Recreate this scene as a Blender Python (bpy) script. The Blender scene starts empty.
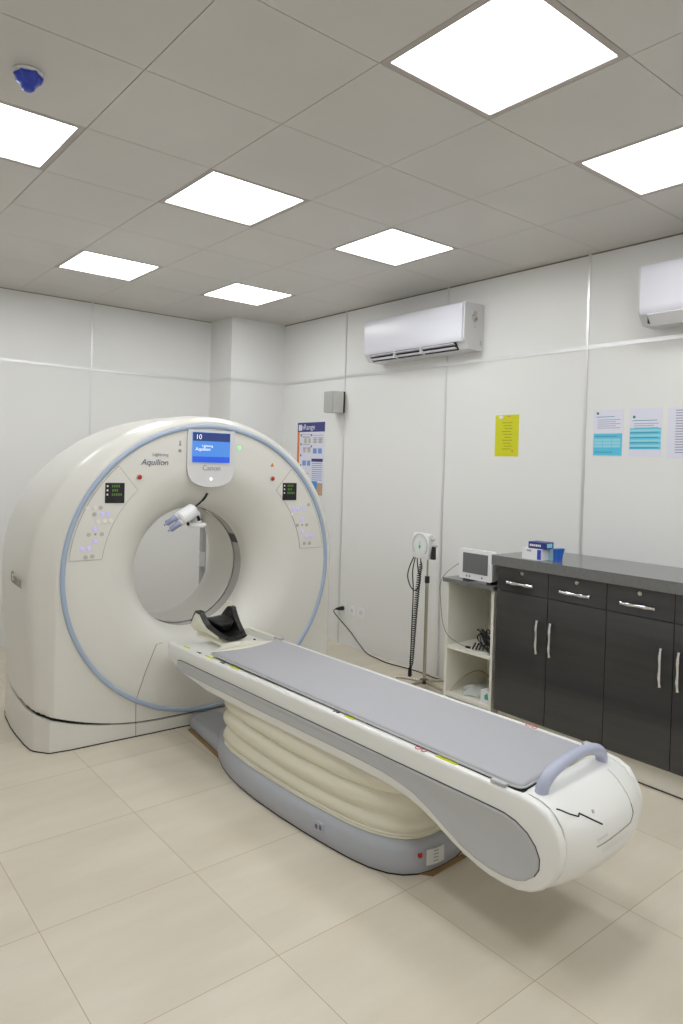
import bpy, bmesh, math, random
from math import sin, cos, pi, radians as R, hypot
from mathutils import Vector, Matrix
random.seed(4)
C = bpy.context.scene.collection
S = bpy.context.scene

# ------------------------------------------------------------------ materials
def lin(c):
    c = c / 255.0
    return c / 12.92 if c <= 0.04045 else ((c + 0.055) / 1.055) ** 2.4
def rgb(t): return (lin(t[0]), lin(t[1]), lin(t[2]), 1.0)
def mat(name, col, rough=0.5, metal=0.0, coat=0.0, emit=None, estr=0.0, noise=None, bump=None, spec=0.5, trans=0.0, alpha=1.0):
    m = bpy.data.materials.new(name); m.use_nodes = True
    nt = m.node_tree; b = nt.nodes['Principled BSDF']
    b.inputs['Base Color'].default_value = rgb(col)
    b.inputs['Roughness'].default_value = rough
    b.inputs['Metallic'].default_value = metal
    b.inputs['Coat Weight'].default_value = coat
    b.inputs['Coat Roughness'].default_value = 0.08
    b.inputs['Specular IOR Level'].default_value = spec
    b.inputs['Transmission Weight'].default_value = trans
    b.inputs['Alpha'].default_value = alpha
    if emit:
        b.inputs['Emission Color'].default_value = rgb(emit); b.inputs['Emission Strength'].default_value = estr
    if noise or bump:
        tc = nt.nodes.new('ShaderNodeTexCoord')
        mp = nt.nodes.new('ShaderNodeMapping'); nt.links.new(tc.outputs['Object'], mp.inputs['Vector'])
    if noise:
        col2, scale, stretch = noise
        mp.inputs['Scale'].default_value = stretch
        n = nt.nodes.new('ShaderNodeTexNoise'); n.inputs['Scale'].default_value = scale; n.inputs['Detail'].default_value = 6
        nt.links.new(mp.outputs['Vector'], n.inputs['Vector'])
        r = nt.nodes.new('ShaderNodeValToRGB'); r.color_ramp.elements[0].position = 0.35; r.color_ramp.elements[1].position = 0.65
        r.color_ramp.elements[0].color = rgb(col); r.color_ramp.elements[1].color = rgb(col2)
        nt.links.new(n.outputs['Fac'], r.inputs['Fac']); nt.links.new(r.outputs['Color'], b.inputs['Base Color'])
    if bump:
        scale, dist = bump
        n2 = nt.nodes.new('ShaderNodeTexNoise'); n2.inputs['Scale'].default_value = scale; n2.inputs['Detail'].default_value = 4
        nt.links.new(tc.outputs['Object'], n2.inputs['Vector'])
        bp = nt.nodes.new('ShaderNodeBump'); bp.inputs['Distance'].default_value = dist; bp.inputs['Strength'].default_value = 0.5
        nt.links.new(n2.outputs['Fac'], bp.inputs['Height']); nt.links.new(bp.outputs['Normal'], b.inputs['Normal'])
    return m

M = {}
M['wall'] = mat('wall panel white', (228, 228, 227), 0.38, bump=(3, 0.002))
M['alu'] = mat('brushed aluminium trim', (222, 222, 222), 0.34, 0.75)
M['ceil'] = mat('ceiling tile', (198, 195, 191), 0.36, noise=((204, 201, 197), 1.2, (1, 1, 1)))
M['ceilgap'] = mat('ceiling groove', (138, 131, 123), 0.7)
M['lframe'] = mat('light frame', (176, 168, 164), 0.4)
M['lamp'] = mat('lamp diffuser', (255, 255, 255), 0.5, emit=(246, 249, 250), estr=10.8)
M['gw'] = mat('gantry white', (220, 218, 212), 0.30, coat=0.15)
M['gw2'] = mat('gantry panel white', (222, 220, 214), 0.32)
M['lilac'] = mat('monitor housing', (217, 216, 217), 0.3, coat=0.2)
M['ring'] = mat('blue ring', (166, 181, 203), 0.32)
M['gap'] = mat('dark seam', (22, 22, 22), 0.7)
M['seam'] = mat('fine seam', (150, 147, 140), 0.6)
M['band'] = mat('bore window grey', (178, 176, 171), 0.2)
M['black'] = mat('matt black', (22, 22, 24), 0.45)
M['blackpad'] = mat('black vinyl pad', (14, 14, 15), 0.38, bump=(40, 0.002))
M['rubber'] = mat('black rubber', (20, 20, 21), 0.55)
M['screenblue'] = mat('screen blue', (40, 90, 170), 0.2, emit=(88, 142, 208), estr=0.75)
M['screennavy'] = mat('screen navy', (30, 44, 90), 0.2, emit=(46, 66, 122), estr=0.6)
M['screenroyal'] = mat('screen royal', (30, 60, 170), 0.2, emit=(46, 92, 208), estr=0.7)
M['screenwhite'] = mat('screen lettering', (230, 235, 240), 0.3, emit=(205, 222, 240), estr=0.6)
M['green'] = mat('green digits', (60, 110, 40), 0.4, emit=(104, 130, 62), estr=0.35)
M['led'] = mat('green led', (120, 230, 140), 0.4, emit=(120, 240, 150), estr=0.9)
M['ledwhite'] = mat('white led', (240, 245, 255), 0.4, emit=(240, 246, 255), estr=0.9)
M['ledviolet'] = mat('lit violet button', (190, 184, 232), 0.4, emit=(176, 170, 236), estr=0.4)
M['btn'] = mat('button grey', (190, 186, 178), 0.4)
M['btnlight'] = mat('button white', (235, 232, 226), 0.4)
M['red'] = mat('red button', (190, 40, 34), 0.35)
M['orange'] = mat('orange mark', (214, 130, 50), 0.5)
M['logo'] = mat('logo grey blue', (96, 100, 130), 0.5)
M['logogrey'] = mat('logo grey', (150, 150, 156), 0.5)
M['couch'] = mat('couch white', (232, 232, 230), 0.3, coat=0.1)
M['cgrey'] = mat('couch grey', (184, 185, 188), 0.42)
M['bgrey'] = mat('base grey', (172, 175, 184), 0.4)
M['bellows'] = mat('bellows cream', (228, 224, 206), 0.6, bump=(6, 0.006))
M['mattress'] = mat('mattress grey', (172, 172, 178), 0.5, bump=(9, 0.004))
M['handle'] = mat('handle lilac grey', (176, 181, 203), 0.35)
M['cream'] = mat('headrest cream', (240, 237, 222), 0.4)
M['yellow'] = mat('yellow green sticker', (200, 208, 40), 0.5)
M['stick'] = mat('white sticker', (226, 226, 226), 0.5)
M['brown'] = mat('brown packing strip', (150, 120, 78), 0.7)
M['cab'] = mat('dark gloss laminate', (54, 53, 54), 0.12, noise=((59, 58, 58), 2.0, (.4, .4, 9)), coat=0.3)
M['cabedge'] = mat('black edging', (30, 29, 29), 0.4)
M['top'] = mat('grey worktop', (104, 104, 104), 0.2, noise=((110, 110, 110), 40, (1, 1, 1)), coat=0.2)
M['plinth'] = mat('white plinth', (226, 222, 212), 0.4)
M['chrome'] = mat('chrome', (220, 220, 222), 0.12, 1.0)
M['steel'] = mat('worn steel tube', (190, 184, 172), 0.25, 1.0)
M['shelf'] = mat('shelf white', (228, 226, 216), 0.4)
M['plastic'] = mat('white plastic', (232, 232, 234), 0.35)
M['plastic2'] = mat('off white plastic', (214, 214, 214), 0.4)
M['lcd'] = mat('grey screen', (104, 106, 108), 0.25)
M['dial'] = mat('dial face', (232, 236, 234), 0.35)
M['teal'] = mat('teal mark', (60, 170, 160), 0.4)
M['ac'] = mat('ac white', (226, 226, 236), 0.28)
M['acside'] = mat('ac casing', (214, 214, 216), 0.35)
M['acdark'] = mat('ac dark slot', (40, 40, 42), 0.6)
M['ypaper'] = mat('yellow paper', (206, 206, 20), 0.6)
M['ytext'] = mat('faint olive print', (160, 158, 30), 0.7)
M['yred'] = mat('orange print', (214, 150, 40), 0.7)
M['paper'] = mat('white paper', (222, 222, 236), 0.55)
M['ptext'] = mat('grey print', (160, 162, 178), 0.7)
M['pblue'] = mat('cyan table print', (90, 196, 226), 0.6)
M['pblue2'] = mat('pale cyan print', (150, 214, 230), 0.6)
M['pblue3'] = mat('dark cyan print', (56, 150, 180), 0.6)
M['pgreen'] = mat('green emblem', (70, 130, 100), 0.6)
M['pnavy'] = mat('navy print', (62, 64, 128), 0.5)
M['porange'] = mat('orange print strip', (222, 122, 54), 0.5)
M['psky'] = mat('blue print', (70, 140, 215), 0.5)
M['pmid'] = mat('mid blue print', (120, 150, 215), 0.5)
M['pbrown'] = mat('brown print', (190, 160, 126), 0.5)
M['speaker'] = mat('speaker grey', (200, 200, 196), 0.5)
M['grille'] = mat('speaker grille', (172, 172, 169), 0.6, bump=(220, 0.003))
M['bluefilm'] = mat('blue plastic film', (36, 56, 170), 0.3, noise=((52, 76, 196), 14, (1, 1, 1)))
M['navybox'] = mat('navy carton', (28, 48, 128), 0.4)
M['bluebag'] = mat('blue pouch', (36, 106, 206), 0.35)
M['cyanbag'] = mat('pale blue carton end', (170, 210, 230), 0.4)
M['blueprint'] = mat('blue stripe', (50, 70, 190), 0.5)
M['syringe'] = mat('syringe tinted plastic', (150, 156, 190), 0.2, alpha=0.85)
M['bag'] = mat('clear plastic bag', (226, 232, 230), 0.25, alpha=0.7)
M['beige'] = mat('beige cable', (190, 172, 140), 0.5)
M['greycable'] = mat('grey cable', (120, 120, 118), 0.5)

# floor with 60 cm stone-look tiles
def floor_mat():
    m = bpy.data.materials.new('cream floor tile'); m.use_nodes = True
    nt = m.node_tree; b = nt.nodes['Principled BSDF']; N = nt.nodes.new; L = nt.links.new
    tc = N('ShaderNodeTexCoord')
    sp = N('ShaderNodeSeparateXYZ'); L(tc.outputs['Object'], sp.inputs[0])
    def axis(out, off):
        a = N('ShaderNodeMath'); a.operation = 'SUBTRACT'; L(out, a.inputs[0]); a.inputs[1].default_value = off - 60.0
        p = N('ShaderNodeMath'); p.operation = 'MODULO'; L(a.outputs[0], p.inputs[0]); p.inputs[1].default_value = 0.6
        s = N('ShaderNodeMath'); s.operation = 'SUBTRACT'; L(p.outputs[0], s.inputs[0]); s.inputs[1].default_value = 0.3
        ab = N('ShaderNodeMath'); ab.operation = 'ABSOLUTE'; L(s.outputs[0], ab.inputs[0])
        g = N('ShaderNodeMath'); g.operation = 'GREATER_THAN'; L(ab.outputs[0], g.inputs[0]); g.inputs[1].default_value = 0.2984
        d = N('ShaderNodeMath'); d.operation = 'DIVIDE'; L(a.outputs[0], d.inputs[0]); d.inputs[1].default_value = 0.6
        fl = N('ShaderNodeMath'); fl.operation = 'FLOOR'; L(d.outputs[0], fl.inputs[0])
        return g.outputs[0], fl.outputs[0]
    gx, fx = axis(sp.outputs['X'], -0.885); gy, fy = axis(sp.outputs['Y'], 0.0615)
    mx = N('ShaderNodeMath'); mx.operation = 'MAXIMUM'; L(gx, mx.inputs[0]); L(gy, mx.inputs[1])
    cb = N('ShaderNodeCombineXYZ'); L(fx, cb.inputs[0]); L(fy, cb.inputs[1])
    wn = N('ShaderNodeTexWhiteNoise'); L(cb.outputs[0], wn.inputs['Vector'])
    mp = N('ShaderNodeMapping'); L(tc.outputs['Object'], mp.inputs['Vector']); mp.inputs['Scale'].default_value = (0.8, 3.2, 1); mp.inputs['Rotation'].default_value = (0, 0, 0.12)
    ad = N('ShaderNodeVectorMath'); ad.operation = 'ADD'; L(mp.outputs[0], ad.inputs[0])
    sc = N('ShaderNodeVectorMath'); sc.operation = 'SCALE'; L(wn.outputs['Color'], sc.inputs[0]); sc.inputs['Scale'].default_value = 20; L(sc.outputs[0], ad.inputs[1])
    no = N('ShaderNodeTexNoise'); no.inputs['Scale'].default_value = 1.6; no.inputs['Detail'].default_value = 7; no.inputs['Roughness'].default_value = 0.55; L(ad.outputs[0], no.inputs['Vector'])
    rp = N('ShaderNodeValToRGB'); rp.color_ramp.elements[0].position = 0.35; rp.color_ramp.elements[1].position = 0.7
    rp.color_ramp.elements[0].color = rgb((203, 194, 177)); rp.color_ramp.elements[1].color = rgb((213, 205, 190)); L(no.outputs['Fac'], rp.inputs['Fac'])
    mi = N('ShaderNodeMix'); mi.data_type = 'RGBA'; L(mx.outputs[0], mi.inputs['Factor']); L(rp.outputs['Color'], mi.inputs['A']); mi.inputs['B'].default_value = rgb((176, 158, 134))
    L(mi.outputs['Result'], b.inputs['Base Color'])
    b.inputs['Roughness'].default_value = 0.3
    b.inputs['Specular IOR Level'].default_value = 0.35
    return m
M['floor'] = floor_mat()

# ------------------------------------------------------------------ mesh helpers
def fin(name, bm, m, parent=None, angle=38, smooth=True):
    bmesh.ops.remove_doubles(bm, verts=bm.verts, dist=1e-6)
    bmesh.ops.recalc_face_normals(bm, faces=bm.faces)
    if smooth:
        for f in bm.faces: f.smooth = True
        for e in bm.edges:
            if len(e.link_faces) == 2: e.smooth = e.calc_face_angle(0) < R(angle)
    me = bpy.data.meshes.new(name); bm.to_mesh(me); bm.free()
    for x in (m if isinstance(m, (list, tuple)) else [m]): me.materials.append(M[x])
    o = bpy.data.objects.new(name, me); C.objects.link(o)
    if parent: o.parent = parent
    return o
def tag(o, label, cat, group=None):
    o['label'] = label; o['category'] = cat
    if group: o['group'] = group
    return o
def thing(name, label, cat, loc=(0, 0, 0), rz=0.0, group=None):
    o = bpy.data.objects.new(name, None); C.objects.link(o); o.empty_display_size = 0.1
    o.location = loc; o.rotation_euler = (0, 0, rz)
    return tag(o, label, cat, group)
def struct(o): o['kind'] = 'structure'; return o
def box(bm, x0, x1, y0, y1, z0, z1, mi=0):
    v = [bm.verts.new(p) for p in ((x0, y0, z0), (x1, y0, z0), (x1, y1, z0), (x0, y1, z0), (x0, y0, z1), (x1, y0, z1), (x1, y1, z1), (x0, y1, z1))]
    for q in ((0, 3, 2, 1), (4, 5, 6, 7), (0, 1, 5, 4), (1, 2, 6, 5), (2, 3, 7, 6), (3, 0, 4, 7)):
        bm.faces.new([v[i] for i in q]).material_index = mi
    return v
def bevel(bm, w, seg=2, angle=30):
    es = [e for e in bm.edges if len(e.link_faces) == 2 and e.calc_face_angle(0) > R(angle)]
    bmesh.ops.bevel(bm, geom=es, offset=w, segments=seg, profile=0.5, affect='EDGES', clamp_overlap=True)
def rbox(x0, x1, y0, y1, z0, z1, w=0.003, seg=2):
    bm = bmesh.new(); box(bm, x0, x1, y0, y1, z0, z1); bevel(bm, w, seg); return bm
def loft(bm, rings, closed=True, cap0=False, cap1=False, mi=0):
    vr = [[bm.verts.new(p) for p in r] for r in rings]
    n = len(vr[0])
    for a, b in zip(vr, vr[1:]):
        for i in range(n if closed else n - 1):
            j = (i + 1) % n
            try: bm.faces.new((a[i], a[j], b[j], b[i])).material_index = mi
            except ValueError: pass
    if cap0: bm.faces.new(list(reversed(vr[0]))).material_index = mi
    if cap1: bm.faces.new(vr[-1]).material_index = mi
    return vr
def prism(bm, pts, f, h0, h1, mi=0):
    loft(bm, [[f(u, v, h0) for u, v in pts], [f(u, v, h1) for u, v in pts]], True, True, True, mi)
def spline(pts, n=8):
    P = [Vector(p) for p in pts]; out = []
    for i in range(len(P) - 1):
        p0 = P[i - 1] if i else P[i] * 2 - P[i + 1]; p1 = P[i]; p2 = P[i + 1]; p3 = P[i + 2] if i + 2 < len(P) else P[i + 1] * 2 - P[i]
        for k in range(n):
            t = k / n
            out.append(0.5 * ((2 * p1) + (p2 - p0) * t + (2 * p0 - 5 * p1 + 4 * p2 - p3) * t * t + (3 * p1 - p0 - 3 * p2 + p3) * t ** 3))
    out.append(P[-1]); return out
def tube(bm, pts, r, seg=8, mi=0, flat=None):
    P = [Vector(p) for p in pts]; rings = []; nrm = None
    for i, p in enumerate(P):
        t = (P[min(i + 1, len(P) - 1)] - P[max(i - 1, 0)]).normalized()
        if nrm is None:
            a = Vector((0, 0, 1)) if abs(t.z) < 0.9 else Vector((1, 0, 0)); nrm = (a - t * a.dot(t)).normalized()
        else: nrm = (nrm - t * nrm.dot(t)).normalized()
        b = t.cross(nrm); rr = r[i] if isinstance(r, (list, tuple)) else r
        rings.append([p + nrm * (cos(2 * pi * k / seg) * rr) + b * (sin(2 * pi * k / seg) * rr * (flat or 1)) for k in range(seg)])
    loft(bm, rings, True, True, True, mi)
def lathe(bm, prof, f, seg=48, mi=0, closed=False, a0=0, a1=2 * pi):
    # prof: (r, h); f(x, y, h)
    full = abs(a1 - a0 - 2 * pi) < 1e-6
    n = seg if full else seg + 1
    rings = []
    for k in range(n):
        a = a0 + (a1 - a0) * k / seg
        rings.append([bm.verts.new(f(r * cos(a), r * sin(a), h)) for r, h in prof])
    m = len(prof)
    for k in range(seg):
        A = rings[k]; B = rings[(k + 1) % n]
        for i in range(m if closed else m - 1):
            j = (i + 1) % m
            try: bm.faces.new((A[i], B[i], B[j], A[j])).material_index = mi
            except ValueError: pass
    bmesh.ops.remove_doubles(bm, verts=bm.verts, dist=1e-6)
def cyl(bm, c, axis, r, h, seg=20, mi=0, r2=None, bev=0.0):
    ax = Vector(axis).normalized(); a = Vector((0, 0, 1)) if abs(ax.z) < 0.9 else Vector((1, 0, 0))
    u = (a - ax * a.dot(ax)).normalized(); v = ax.cross(u); c = Vector(c); r2 = r if r2 is None else r2
    pr = [(r, 0), (r2, h)] if not bev else [(r - bev, 0), (r, bev), (r2, h - bev), (r2 - bev, h)]
    loft(bm, [[c + ax * hh + u * (cos(2 * pi * k / seg) * rr) + v * (sin(2 * pi * k / seg) * rr) for k in range(seg)] for rr, hh in pr], True, True, True, mi)
def text(name, s, size, loc, right, up, m, parent=None, ext=0.0006, align='CENTER', shear=0.0, sx=1.0):
    cu = bpy.data.curves.new('lettering', 'FONT'); cu.body = s; cu.size = size; cu.extrude = ext; cu.align_x = align; cu.align_y = 'CENTER'; cu.shear = shear
    to = bpy.data.objects.new('lettering_source', cu); C.objects.link(to)
    bpy.context.view_layer.update()
    me = bpy.data.meshes.new_from_object(to.evaluated_get(bpy.context.evaluated_depsgraph_get()))
    bpy.data.objects.remove(to); bpy.data.curves.remove(cu)
    r = Vector(right).normalized(); u = Vector(up).normalized(); n = r.cross(u)
    for v in me.vertices: v.co = Vector(loc) + r * v.co.x * sx + u * v.co.y + n * v.co.z
    me.name = name; me.materials.clear(); me.materials.append(M[m])
    o = bpy.data.objects.new(name, me); C.objects.link(o)
    if parent: o.parent = parent
    return o
def rrect(x0, x1, y0, y1, r, n=5):
    out = []
    for cx, cy, a in ((x1 - r, y1 - r, 0), (x0 + r, y1 - r, 90), (x0 + r, y0 + r, 180), (x1 - r, y0 + r, 270)):
        for k in range(n + 1):
            t = R(a + 90 * k / n); out.append((cx + r * cos(t), cy + r * sin(t)))
    return out
def inset2(pts, d):
    n = len(pts); out = []
    for i in range(n):
        p0 = Vector(pts[i - 1]); p1 = Vector(pts[i]); p2 = Vector(pts[(i + 1) % n])
        a = (p1 - p0).normalized(); b = (p2 - p1).normalized()
        na = Vector((-a.y, a.x)); nb = Vector((-b.y, b.x)); q = (na + nb)
        q = q / max(q.length_squared, 0.25) * 2 if q.length > 1e-6 else na
        out.append(tuple(p1 + q * d))
    return out
def smooth(a, b, x):
    t = max(0, min(1, (x - a) / (b - a))); return t * t * (3 - 2 * t)
def interp(x, tab):
    if x <= tab[0][0]: return tab[0][1]
    for (a, p), (b, q) in zip(tab, tab[1:]):
        if x <= b: return p + (q - p) * (x - a) / (b - a)
    return tab[-1][1]

# ------------------------------------------------------------------ the room
XR, XL, YB, YF, H = 2.487, -2.62, 4.588, -2.75, 3.072
PX, PY = 1.864, 4.167          # corner pier
bm = bmesh.new(); box(bm, XL - .1, XR + .1, YF - .1, YB + .1, -0.1, 0); struct(fin('floor', bm, 'floor', smooth=False))
bm = bmesh.new(); box(bm, XR, XR + .1, YF - .1, YB + .1, 0, H + .1); struct(fin('wall_right', bm, 'wall', smooth=False))
bm = bmesh.new(); box(bm, XL - .1, XR, YB, YB + .1, 0, H + .1); struct(fin('wall_back', bm, 'wall', smooth=False))
bm = bmesh.new(); box(bm, XL - .1, XL, YF - .1, YB, 0, H + .1); struct(fin('wall_left', bm, 'wall', smooth=False))
bm = bmesh.new(); box(bm, XL, XR, YF - .1, YF, 0, H + .1); struct(fin('wall_front', bm, 'wall', smooth=False))
bm = rbox(PX, XR, PY, YB, 0, H, 0.004); struct(fin('wall_pier', bm, 'wall'))
# ceiling: lay-in tiles with fine grooves; openings where the light panels sit
LX = (-2, 0, 2); LY = (-2.4, -0.6, 1.2, 3.0)
lights = [(i * 0.6, y) for i in LX for y in LY]
bm = bmesh.new()
box(bm, XL, XR, YF, YB, H + 0.012, H + 0.1, 1)
for i in range(-5, 5):
    for j in range(-5, 8):
        x0, x1 = max(i * .6, XL), min(i * .6 + .6, XR); y0, y1 = max(j * .6, YF), min(j * .6 + .6, YB)
        if x1 - x0 < .02 or y1 - y0 < .02: continue
        if any(abs(i * .6 - a) < .01 and abs(j * .6 - b) < .01 for a, b in lights): continue
        g = 0.0016
        box(bm, x0 + g, x1 - g, y0 + g, y1 - g, H, H + 0.011, 0)
struct(fin('ceiling', bm, ['ceil', 'ceilgap'], smooth=False))
# aluminium panel joints
ZR = 2.466
k = 0
def trim(x0, x1, y0, y1, z0, z1):
    global k; k += 1
    struct(fin('trim_%d' % k, rbox(x0, x1, y0, y1, z0, z1, 0.0015, 1), 'alu'))
trim(XR - .004, XR, YF, PY, ZR - .013, ZR + .013)
trim(XL, PX, YB - .004, YB, ZR - .013, ZR + .013)
trim(PX - .004, PX, PY, YB - .004, ZR - .013, ZR + .013)
trim(PX - .004, XR - .004, PY - .004, PY, ZR - .013, ZR + .013)
for y in (3.16, 1.91, .686, -.54, -1.78):
    trim(XR - .005, XR, y - .009, y + .009, 0, H)
for x in (.647, -.58, -1.82):
    trim(x - .009, x + .009, YB - .005, YB, 0, H)

k += 1; struct(fin('trim_%d' % k, rbox(XR - .003, XR, YF, PY, H - .009, H, .001, 1), 'ceilgap'))  # not a trim: dark strip colours in the shadow gap under the ceiling
k += 1; struct(fin('trim_%d' % k, rbox(XL, PX, YB - .003, YB, H - .006, H, .001, 1), 'ceilgap'))  # same painted shadow line along the back wall, not a trim
# ceiling light panels
def lname(n):
    x, y = n
    return {(0, -.6): 'largest square light panel, nearest one overhead', (1.2, -.6): 'square light panel near wall above the further right air conditioner and papers',
            (0, 1.2): 'square light panel in the middle of the ceiling', (1.2, 1.2): 'square light panel above the left air conditioner',
            (-1.2, 1.2): 'square light panel beside the blue wrapped detector', (0, 3.0): 'square light panel above the scanner by the back wall',
            (1.2, 3.0): 'square light panel near the corner pier'}.get((round(x, 2), round(y, 2)))
hid = 0
for n in lights:
    lab = lname(n)
    x, y = n
    if lab is None:
        lab = 'square light panel of the rows behind and beside the camera'
    t = thing('ceiling_light', lab, 'light', (x + .3, y + .3, H), 0, 'square ceiling light panels' if lname(n) else 'light panels out of view')
    bm = bmesh.new()
    o_, i_ = .299, .272
    for a in range(4):
        m4 = Matrix.Rotation(a * pi / 2, 4, 'Z')
        vs = [(-o_, -o_, 0.0), (o_, -o_, 0.0), (i_, -i_, 0.0), (-i_, -i_, 0.0), (i_, -i_, .0085), (-i_, -i_, .0085)]
        v = [bm.verts.new(m4 @ Vector(p)) for p in vs]
        bm.faces.new((v[0], v[1], v[2], v[3])); bm.faces.new((v[3], v[2], v[4], v[5]))
        v = [bm.verts.new(m4 @ Vector(p)) for p in ((-o_, -o_, 0), (o_, -o_, 0), (o_, -o_, .011), (-o_, -o_, .011))]; bm.faces.new(v)
    fin('frame', bm, 'lframe', t, smooth=False)
    bm = bmesh.new(); box(bm, -.2725, .2725, -.2725, .2725, .006, .0105); fin('diffuser', bm, 'lamp', t, smooth=False)

# smoke detector in blue film
t = thing('smoke_detector', 'smoke detector wrapped in blue plastic film on the ceiling', 'detector', (-.916, .905, H)); t.scale = (.84, .84, .9)
bm = bmesh.new(); cyl(bm, (0, 0, -.014), (0, 0, 1), .064, .014, 32, bev=.004); fin('base', bm, 'plastic2', t)
bm = bmesh.new()
rings = []
for r_, z, w_ in ((.05, -.0145, 0), (.056, -.018, .007), (.055, -.03, .004), (.05, -.042, .004), (.034, -.052, .002), (.03, -.058, .001), (.027, -.070, 0), (.018, -.077, 0), (.004, -.079, 0)):
    rings.append([((r_ + w_ * sin(7 * a + z * 90)) * cos(a), (r_ + w_ * sin(7 * a + z * 90)) * sin(a), z + w_ * .8 * cos(5 * a)) for a in [2 * pi * k_ / 48 for k_ in range(48)]])
loft(bm, rings, True, True, True); fin('film_cover', bm, 'bluefilm', t, 25)

# ------------------------------------------------------------------ CT gantry
GA = thing('ct_scanner', 'big white round-bored medical scanner gantry with a blue ring', 'scanner', (.53, 2.085, 0), R(-3.5)); GA.scale = (1, 1.06, 1)
ZC, RR, RB = .985, .893, .39
def hw(d): return interp(d, [(0, .926), (.012, .94), (.08, .992), (.11, 1.004), (.2, 1.01), (.5, 1.012), (.7, 1.0), (.8, .982), (.86, .945), (.88, .925)])
def hl_(d): return hw(d) + interp(d, [(0, -.006), (.08, .006), (.3, .022), (.88, .032)])   # the left flank stands a little further out
def hx(x, d): return hl_(d) if x < 0 else hw(d)
def rt(d): return interp(d, [(0, .918), (.012, .928), (.07, .950), (.11, .958), (.2, .963), (.5, .963), (.7, .958), (.8, .948), (.86, .925), (.88, .91)])
def zside(d): return .205 + .03 * smooth(0, .12, d) + .085 * (max(0, d - .15) / .73) ** 2
def zs(x, d):
    s = abs(x) / hx(x, d)
    return .084 + (zside(d) - .084) * max(0, (s - .3) / .7) ** 2.2
TH = sorted(set([2 * pi * k_ / 144 for k_ in range(144)] + [2 * pi * (k_ + .5) / 288 for k_ in range(168, 264)] + [R(a_ * .2) for a_ in range(1060, 1110)] + [R(a_ * .2) for a_ in range(1590, 1640)]))
def outline(th, d):
    x, z = outline0(th, d)
    if x < 0: x -= .034 * smooth(.2, .95, z) * smooth(0, .14, d) * smooth(.2, 1, -x / hl_(d))
    return x, z
def outline0(th, d):
    c, s = cos(th), sin(th); W, T = hx(cos(th), d), rt(d)
    if s >= 0:
        return (c * 1 / math.sqrt((c / W) ** 2 + (s / T) ** 2), s / math.sqrt((c / W) ** 2 + (s / T) ** 2) + ZC)
    lo, hi = 0.0, 2.0
    for _ in range(40):
        mdl = (lo + hi) / 2; x, z = c * mdl, ZC + s * mdl
        if abs(x) < W and z > zs(x, d): lo = mdl
        else: hi = mdl
    return (c * lo, ZC + s * lo)
DL = (0, .004, .012, .03, .055, .08, .095, .11, .2, .35, .5, .6, .7, .76, .8, .83, .86, .875, .88)
bm = bmesh.new()
rings = [[(RR * cos(a), .012, ZC + RR * sin(a)) for a in TH], [((RR + .004) * cos(a), 0, ZC + (RR + .004) * sin(a) if sin(a) > -.97 else ZC + RR * sin(a)) for a in TH]]
rin = [outline(a, 0) for a in TH]
rings.append([(RR + .004) and (max(hypot(x, z - ZC) - .008, RR + .0045) * cos(a), 0, ZC + max(hypot(x, z - ZC) - .008, RR + .0045) * sin(a)) if sin(a) > -.97 else (RR * cos(a) * 1.0005, 0, ZC + RR * 1.0005 * sin(a)) for a, (x, z) in zip(TH, rin)])
for d in DL:
    rings.append([(outline(a, d)[0], d, outline(a, d)[1]) for a in TH])
rings.append([(.52 * cos(a), .88, ZC + .52 * sin(a)) for a in TH])
loft(bm, rings)
fin('housing', bm, 'gw', GA, 50)
# front cover with trumpet-shaped opening, bore and rear flare
prof = [(RR - .002, .012), (RR - .004, .0), (RR - .012, -.002)]
for r_ in (.8, .72, .67): prof.append((r_, -.002))
for q in range(1, 19):
    f = q / 18 * pi / 2; prof.append((.66 - .27 * sin(f), -.002 + .222 * (1 - cos(f))))
prof += [(RB, .235)]
FY = lambda x, y, h: (x - .036 * smooth(0, .2, h), h, ZC + y - .02 * smooth(0, .2, h))
bm = bmesh.new(); lathe(bm, prof, FY, 128); fin('front_cover', bm, 'gw2', GA, 40)
bm = bmesh.new(); lathe(bm, [(RB + .004, .235), (RB + .004, .335)], FY, 96); bn = fin('scan_window', bm, 'band', GA); bn['label'] = 'grey window band inside the bore'
prof = [(RB, .335), (RB, .6)] + [(RB + .145 * (1 - cos(q / 10 * pi / 2)), .6 + .28 * sin(q / 10 * pi / 2)) for q in range(1, 11)]
bm = bmesh.new(); lathe(bm, prof, FY, 96); fin('bore_liner', bm, 'gw2', GA, 40)
bm = bmesh.new(); lathe(bm, [(RB + .002, .240), (RB + .002, .330)], FY, 8, a0=R(20), a1=R(30)); fin('window_marker', bm, 'black', GA)
bm = bmesh.new(); lathe(bm, [(RB + .003, .20), (RB - .001, .222)], FY, 10, a0=R(76), a1=R(90)); fin('yellow_label', bm, 'yellow', GA)
# blue ring
bm = bmesh.new(); lathe(bm, [(RR - .018, .004), (RR - .017, -.006), (RR - .011, -.012), (RR + .002, -.013), (RR + .010, -.008), (RR + .012, .004)], FY, 160); fin('blue_ring', bm, 'ring', GA, 60)
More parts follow.
